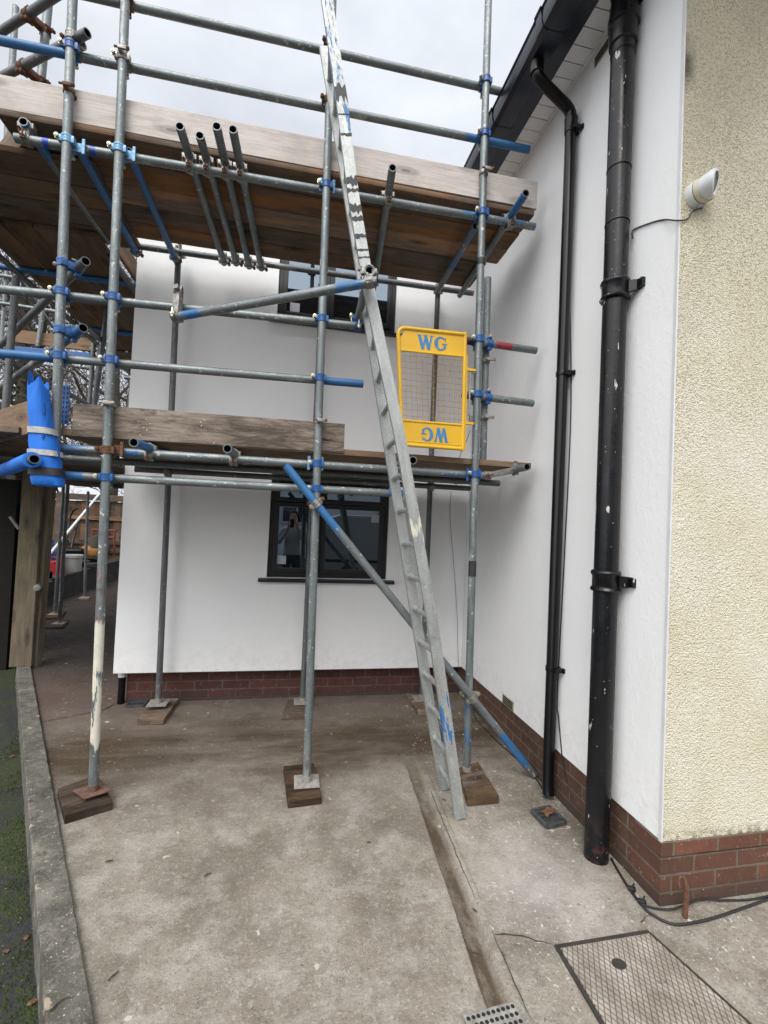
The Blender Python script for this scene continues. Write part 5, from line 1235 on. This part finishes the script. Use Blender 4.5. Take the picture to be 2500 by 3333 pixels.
# fence at the end
fy = 12.5; fx0, fx1 = -8.0, -1.2; zt_ = gY(250, 1614, fy).z
fen = empty('garden_fence', (-4.5, fy, ZB), 'weathered brown board fence across the end of the alley', 'fence')
x = fx0; k = 0
while x < fx1:
    m = MB(); w = .145; m.bb(x, x+w-.004, fy+.02+.012*(k % 2), fy+.04+.012*(k % 2), .2, zt_-.12+.01*(k % 3)); put('fence_board', m.mesh('fence_board', M['fencew'], 0), fen); x += w; k += 1
for px_ in (192, 345, 470):
    c = gY(px_, 1700, fy); m = MB(); m.bb(c.x-.06, c.x+.06, fy-.08, fy+.02, .2, zt_-.05); put('post', m.mesh('post', M['fencew'], 0), fen)
for z_, h_ in ((zt_-.02, .15), (gY(250, 1684, fy).z, .09), (gY(250, 1762, fy).z, .10), (gY(250, 1790, fy).z, .1)):
    m = MB(); m.bb(fx0, fx1, fy-.045, fy+.018, z_-h_/2, z_+h_/2); put('rail', m.mesh('rail', M['fencew'], 0, bevel=.006), fen)
def onbed(x, y): return gZ(x, y, ZB-.02)
# clutter on the raised bed
p = onbed(172, 1868); p.x -= .12
gas = empty('gas_bottle', p, 'blue gas bottle half hidden behind the gate post', 'gas bottle')
r_ = .20; m = MB(); m.lathe(p, (0, 0, 1), [(r_*.9, 0), (r_, .03), (r_, .38), (r_*.8, .46), (.05, .50)], 24); put('tank', m.mesh('tank', M['blue_pl'], 50), gas)
m = MB(); m.ring(p+Vector((0, 0, .58)), (0, 0, 1), .10, .11, .12, 20); m.tube(p+Vector((0, 0, .48)), p+Vector((0, 0, .6)), .025, 10); put('valve_guard', m.mesh('valve_guard', M['blue_pl'], 40), gas)
p = onbed(200, 1869); p.y -= .35; p.x += .02
can = empty('fuel_can', p, 'red plastic fuel can with a handle', 'fuel can')
m = MB(); m.prism([p+Vector(q) for q in ((-.13, 0, 0), (.13, 0, 0), (.13, 0, .24), (.09, 0, .30), (-.10, 0, .27), (-.13, 0, .22))], (0, .14, 0)); put('body', m.mesh('body', M['red'], 0, bevel=.02), can)
m = MB(); m.path([p+Vector(q) for q in ((-.08, .07, .26), (-.06, .07, .335), (.06, .07, .345), (.09, .07, .28))], .014, 10); put('handle', m.mesh('handle', M['red'], 50), can)
m = MB(); m.tube(p+Vector((-.115, .07, .22)), p+Vector((-.16, .07, .29)), .02, 10); put('spout', m.mesh('spout', M['black'], 40), can)
p = onbed(178, 1874); p.y -= .55; m = MB(); m.ring(p+Vector((.0, 0, .075)), (1, .1, 0), .065, .075, .36, 24)
tag(put('pipe_offcut', m.mesh('pipe_offcut', M['black'], 40)), 'short black plastic pipe lying before the red can', 'pipe')
p = onbed(248, 1858); p.y -= .2
tub = empty('plaster_tub', p, 'white plastic tub behind the far pair of poles', 'tub')
m = MB(); m.lathe(p, (0, 0, 1), [(.0, 0), (.155, 0), (.175, .30)], 28); put('bucket', m.mesh('bucket', M['tubw'], 50), tub)
m = MB(); m.lathe(p, (0, 0, 1), [(.178, .28), (.186, .285), (.186, .335), (.0, .34)], 28); put('lid', m.mesh('lid', M['tubw'], 40), tub)
p = onbed(175, 1850); p.y += .4; m = MB(); m.box(p+Vector((.12, 0, .2)), (.55, .4, .4), Matrix.Rotation(.2, 3, 'Z')); tag(put('black_crate', m.mesh('black_crate', M['black'], 0, bevel=.05)), 'dark bulky crate behind the red can', 'crate')
p = onbed(172, 1880); p.y -= .75
for i, (dx, a_, mk, lab) in enumerate(((0, .1, 'brownboard', 'lower thin board offcut lying on the retaining wall'), (.06, -.25, 'fencew', 'upper thin board offcut lying on the retaining wall'))):
    m = MB(); m.box((0, 0, 0), (.55, .14, .02)); tag(put('board_offcut', m.mesh('board_offcut', M[mk], 0), None, Matrix.Translation(p+Vector((dx, 0, .012+.022*i))) @ Matrix.Rotation(a_, 4, 'Z')), lab, 'board', 'board offcuts on the retaining wall')
# sack truck leaning on the fence
y_t = 11.2
tr = empty('sack_truck', gY(222, 1800, y_t), 'black sack truck leaning near the fence', 'sack truck')
m = MB()
m.path([gY(211, 1795, y_t), gY(222, 1720, y_t+.2), gY(229, 1680, y_t+.3), gY(238, 1662, y_t+.3), gY(253, 1655, y_t+.25)], .024, 10)
m.path([gY(230, 1795, y_t), gY(242, 1740, y_t+.2), gY(256, 1690, y_t+.3)], .024, 10)
for a, b_ in (((224, 1712), (251, 1714)), ((217, 1762), (238, 1764)), ((212, 1792), (231, 1795))): m.path([gY(*a, y_t+.15), gY(*b_, y_t+.15)], .018, 8)
put('frame', m.mesh('frame', M['black'], 50), tr)
m = MB(); c = gY(222, 1796, y_t); m.bb(c.x-.18, c.x+.18, c.y-.3, c.y, c.z-.02, c.z); put('toe_plate', m.mesh('toe_plate', M['black'], 0), tr)
pole_o = MB(); pole_o.path([gY(152, 1815, 9.2), gY(323, 1608, 11.8)], .024, 12); tag(put('conduit', pole_o.mesh('conduit', M['white'], 40)), 'long pale tube leaning across the clutter', 'tube')
y_t = 11.6; rs = empty('rusty_trestle', gY(340, 1800, y_t), 'rusty red metal trestle in front of the fence', 'trestle')
for a, b_ in (((301, 1805), (303, 1722)), ((371, 1805), (374, 1722)), ((298, 1724), (380, 1727)), ((303, 1748), (373, 1750)), ((300, 1800), (345, 1770)), ((372, 1800), (328, 1770))):
    m = MB(); m.path([gY(*a, y_t), gY(*b_, y_t)], .025, 8); put('bar', m.mesh('bar', M['rustred'], 40), rs)
def blob(name, c, s, mk, label, cat, seed):
    m = MB(); n, k = 20, 12; vs = []
    for i in range(k+1):
        th = pi*i/k
        for j in range(n):
            ph = 2*pi*j/n; d = Vector((sin(th)*cos(ph), sin(th)*sin(ph), cos(th))); r_ = 1+.35*noise.noise(d*1.6+Vector((seed, 0, 0)))
            vs.append(c+Vector((d.x*s[0], d.y*s[1], d.z*s[2]))*r_)
    m.add(vs, [(i*n+j, i*n+(j+1) % n, (i+1)*n+(j+1) % n, (i+1)*n+j) for i in range(k) for j in range(n)]); tag(put(name, m.mesh(name, M[mk], 60)), label, cat)
blob('rubble_sack', gY(313, 1782, 11.2), (.28, .2, .24), 'earth', 'slumped grey rubble sack by the rusty trestle', 'sack', 1)
blob('yellow_sack', gY(286, 1800, 11.0), (.22, .2, .14), 'orange', 'orange yellow sack on the raised bed beside the far poles', 'sack', 4)
blob('black_bag', gY(297, 1822, 10.6), (.26, .2, .06), 'black', 'flat black bag lying in front of the orange sack', 'bag', 6)

# bare trees beyond the fence
def tree(x, y, h, seed, label, r0=.22, lean=0, ivy=0):
    rt = random.Random(seed); tr_ = empty('bare_tree', (x, y, 0), label, 'tree', 'bare trees beyond the fence')
    tm, cm = MB(), MB()
    def grow(p, d, r, L_, lev, mb):
        n_ = 4; pts, rad = [p], [r]
        for i in range(n_):
            d = (d+Vector((rt.uniform(-.2, .2), rt.uniform(-.2, .2), rt.uniform(-.06, .14)))*(1 if lev else .25)).normalized(); p = p+d*L_/n_; pts.append(p); rad.append(max(.0055, r*(1-.42*(i+1)/n_)))
        mb.path(pts, rad, 8 if lev < 2 else 5 if lev < 3 else 3, lev < 1)
        if lev >= 5 or L_ < .22: return
        for k in range(4 if lev < 4 else 3):
            i = rt.randint(1, n_); a = rt.uniform(0, 2*pi); o = d.orthogonal().normalized(); s_ = o*cos(a)+d.cross(o)*sin(a)
            grow(pts[i], (d*rt.uniform(.35, .9)+s_*rt.uniform(.6, 1.0)+Vector((0, 0, .18))).normalized(), rad[i]*rt.uniform(.5, .72), L_*rt.uniform(.52, .78), lev+1, cm)
    p = Vector((x, y, -.05)); d = Vector((lean, 0, 1)).normalized(); pts = [p]; rad = [r0*1.25]
    for i in range(7): p = p+(d+Vector((rt.uniform(-.08, .08), rt.uniform(-.08, .08), 0))).normalized()*h/7; pts.append(p); rad.append(r0*(1-.55*(i+1)/7))
    tm.path(pts, rad, 12)
    for i in range(2, 8):
        for k in range(2): 
            a = rt.uniform(0, 2*pi); grow(pts[i], Vector((cos(a), sin(a), rt.uniform(.25, .9))).normalized(), rad[i]*.5, h*rt.uniform(.26, .40), 1, cm)
    put('trunk', tm.mesh('trunk', M['barkm'], 60), tr_); put('branches', cm.mesh('branches', M['barkm'], 60), tr_)
    if ivy:
        im = MB()
        for i in range(ivy):
            t = rt.uniform(.2, 1); k = t*6.99; j = int(k); c = pts[j].lerp(pts[j+1], k-j); a = rt.uniform(0, 2*pi); rr = r0*rt.uniform(.7, 1.25)
            c = c+Vector((cos(a), sin(a), 0))*rr; e = Vector((rt.uniform(-1, 1), rt.uniform(-1, 1), rt.uniform(-1, 1))).normalized()*.06; f_ = e.orthogonal().normalized()*.05
            im.add([c-e, c-f_, c+e, c+f_], [(0, 1, 2, 3)])
        o = put('ivy', im.mesh('ivy', M['ivy'], 0), tr_)
tree(-7.35, 14.2, 7.6, 11, 'bare tree with an ivy clad trunk, leftmost of the trees behind the scaffold', .26, -.02, 900)
tree(-5.6, 15.5, 7.0, 23, 'bare tree in the middle of the row behind the scaffold', .16)
tree(-3.9, 16.5, 7.2, 37, 'bare tree showing by the white wall corner', .15, .03)
tree(-9.6, 16.0, 7.5, 51, 'bare tree at the far left edge behind the rails', .2)


# ------------------------------------------------------------------ across the road, behind the viewer: what the window glass mirrors
oh = empty('opposite_house', (0, -12, 0), 'pale house across the road, mirrored in the ground floor window', 'house')
b = MB(); b.bb(-9, 9, -18, -12, -.11, 5.2); put('wall', b.mesh('wall', M['render'], 0), oh)
b = MB(); b.prism([(-9.5, -11.6, 5.1), (-9.5, -11.6, 5.2), (-9.5, -15, 7.6), (-9.5, -18.4, 5.2), (-9.5, -18.4, 5.1)], (19, 0, 0)); put('roof', b.mesh('roof', M['tile'], 0), oh)
for (cx_, cz_, w_, h_) in ((-4, 1.5, 1.8, 1.3), (.2, 2.0, 1.4, 1.1), (4.6, 1.5, 1.8, 1.3), (-4, 4, 1.6, 1.1), (.2, 4, 1.4, 1.1), (4.6, 4, 1.6, 1.1)):
    b = MB()
    for (p, q, r_, t_) in ((-w_/2, -w_/2+.08, -h_/2, h_/2), (w_/2-.08, w_/2, -h_/2, h_/2), (-.04, .04, -h_/2, h_/2), (-w_/2, w_/2, -h_/2-.02, -h_/2+.07), (-w_/2, w_/2, h_/2-.07, h_/2+.02), (-w_/2, w_/2, h_*.15-.03, h_*.15+.03)): b.bb(cx_+p, cx_+q, -12.02, -11.93+.002*((q-p) > .5), cz_+r_, cz_+t_)
    f = put('window', b.mesh('window', M['white'], 0), oh); b = MB(); b.bb(cx_-w_/2+.02, cx_+w_/2-.02, -12.01, -11.97, cz_-h_/2, cz_+h_/2); put('pane', b.mesh('pane', M['glass'], 0), f)
# light grey van parked behind the viewer
van = empty('parked_van', (3.2, -4.6, -.11), 'light grey van parked behind the viewer, mirrored in the right window pane', 'van')
b = MB(); side = [(.85, .25), (.85, 1.45), (.98, 1.72), (1.25, 1.80), (3.9, 1.80), (4.25, 1.72), (4.75, 1.15), (5.55, .98), (5.75, .8), (5.78, .25)]
b.prism([(x, -5.5, z) for x, z in side], (0, 1.8, 0)); put('body', b.mesh('body', simple('van_grey_paint', (.24, .25, .26), .3, .0, .05, 3), 0, bevel=.06), van)
b = MB(); b.prism([(3.55, -3.698, 1.12), (3.55, -3.698, 1.62), (4.18, -3.698, 1.62), (4.58, -3.698, 1.14)], (0, .006, 0)); put('side_window', b.mesh('side_window', M['glass'], 0), van)
for xx in (1.55, 4.85):
    for yy in (-3.78, -5.42):
        b = MB(); b.lathe((xx, yy-.09, .2), (0, 1, 0), [(0, 0), (.28, 0), (.31, .03), (.31, .15), (.28, .18), (0, .18)], 24); wh = put('wheel', b.mesh('wheel', M['black'], 40), van)
        b = MB(); b.lathe((xx, yy-.095, .2), (0, 1, 0), [(0, 0), (.19, 0), (.19, .19), (0, .19)], 20); put('rim', b.mesh('rim', M['steelgrate'], 40), wh)
b = MB(); b.bb(.9, 5.7, -3.70, -3.685, .55, .62); put('trim', b.mesh('trim', M['black'], 0, bevel=.005), van)
for xx in (2.35, 3.45):
    b = MB(); b.bb(xx-.004, xx+.004, -3.7, -3.696, .3, 1.74); put('door_gap', b.mesh('door_gap', M['black'], 0), van)

# the photographer, standing behind the camera with a phone in both hands
def skin_figure(name, joints, edges, matl, parent=None, sub=2):
    me_ = bpy.data.meshes.new(name); me_.from_pydata([j[:3] for j in joints], edges, []); me_.materials.append(matl)
    o = put(name, me_, parent); o.modifiers.new('skin', 'SKIN'); me_.skin_vertices or None
    sv = me_.skin_vertices[0].data if me_.skin_vertices else None
    if sv:
        for i, j in enumerate(joints): sv[i].radius = (j[3], j[4] if len(j) > 4 else j[3])
        sv[0].use_root = True
    m_ = o.modifiers.new('smooth', 'SUBSURF'); m_.levels = sub; m_.render_levels = sub
    for md in o.modifiers:
        if md.type == 'SKIN': md.use_smooth_shade = True
    return o
gP = G('person_skin_and_clothes'); sz = gP.sep()[2]; sy_ = gP.sep()[1]
top = gP.ramp(gP.math('MULTIPLY', sz, .5), [(.0, (.03, .025, .02)), (.045, (.012, .013, .016)), (.475, (.012, .013, .016)), (.478, (.30, .29, .285)), (.742, (.32, .31, .30)), (.748, (.40, .25, .19))], 'LINEAR')
handm = gP.math('GREATER_THAN', sy_, -.185)
gP.P(Base_Color=gP.mix(handm, top, (.42, .26, .20)), Roughness=.75)
px0, py0 = .02, -.47
J = [(px0, py0, .93, .15, .11), (px0, py0, 1.12, .155, .115), (px0, py0+.01, 1.32, .165, .115), (px0, py0, 1.44, .12, .08), (px0, py0+.01, 1.52, .055, .055), (px0, py0+.03, 1.60, .072, .085), (px0, py0+.03, 1.69, .078, .095), (px0, py0+.02, 1.76, .06, .075),
     (px0-.19, py0, 1.41, .062), (px0-.25, py0+.03, 1.16, .048), (px0-.13, py0+.25, 1.36, .036), (px0-.085, py0+.34, 1.46, .026),
     (px0+.19, py0, 1.41, .062), (px0+.25, py0+.03, 1.16, .048), (px0+.13, py0+.25, 1.36, .036), (px0+.085, py0+.34, 1.46, .026),
     (px0-.10, py0, .86, .095), (px0-.11, py0+.02, .48, .065), (px0-.12, py0-.01, .06, .05), (px0-.13, py0+.13, .0, .04),
     (px0+.10, py0, .86, .095), (px0+.11, py0+.02, .48, .065), (px0+.12, py0-.01, .06, .05), (px0+.13, py0+.13, .0, .04)]
EE = [(0, 1), (1, 2), (2, 3), (3, 4), (4, 5), (5, 6), (6, 7), (3, 8), (8, 9), (9, 10), (10, 11), (3, 12), (12, 13), (13, 14), (14, 15), (0, 16), (16, 17), (17, 18), (18, 19), (0, 20), (20, 21), (21, 22), (22, 23)]
for s_, w_ in ((-1, 11), (1, 15)):                      # palm, four fingers and a thumb on each hand, closed round the phone
    hx, hy, hz = px0+s_*.085, py0+.34, 1.46
    J.append((hx-s_*.004, hy+.025, hz+.055, .026, .014)); pidx = len(J)-1; EE.append((w_, pidx))
    for k in range(4):
        b0 = len(J); zz = hz+.050+.019*k; J += [(hx-s_*.000, hy+.050, zz+.006, .0085), (hx-s_*.022, hy+.072-.003*k, zz+.010, .008), (hx-s_*.050+s_*.004*k, hy+.070-.003*k, zz+.012, .007)]
        EE += [(pidx, b0), (b0, b0+1), (b0+1, b0+2)]
    b0 = len(J); J += [(hx-s_*.018, hy+.020, hz+.075, .010), (hx-s_*.045, hy+.022, hz+.095, .0085)]; EE += [(pidx, b0), (b0, b0+1)]
per = skin_figure('person', J, EE, gP.m)
tag(per, 'person in a light top and dark trousers photographing the house, mirrored in the window', 'person')
b = MB(); n_, k_ = 20, 9; hc_ = Vector((px0, py0+.015, 1.70)); vs = []
for i in range(k_+1):
    th = .62*pi*i/k_
    for j in range(n_):
        ph = 2*pi*j/n_; r_ = 1+.06*noise.noise(Vector((ph*2, th*3, 1))); front = max(0, sin(ph))*max(0, i/k_-.45)*1.1
        vs.append(hc_+Vector((.092*sin(th)*cos(ph), .108*sin(th)*sin(ph)*(1-front)-.006, .105*cos(th)))*r_)
b.add(vs, [(i*n_+j, i*n_+(j+1) % n_, (i+1)*n_+(j+1) % n_, (i+1)*n_+j) for i in range(k_) for j in range(n_)])
put('hair', b.mesh('hair', M['twig'], 60), per)
b = MB(); b.box((0, -.075, 1.545), (.075, .009, .155)); tag(put('phone', b.mesh('phone', M['black'], 0, bevel=.004)), 'black phone held up in both hands by the photographer', 'phone')
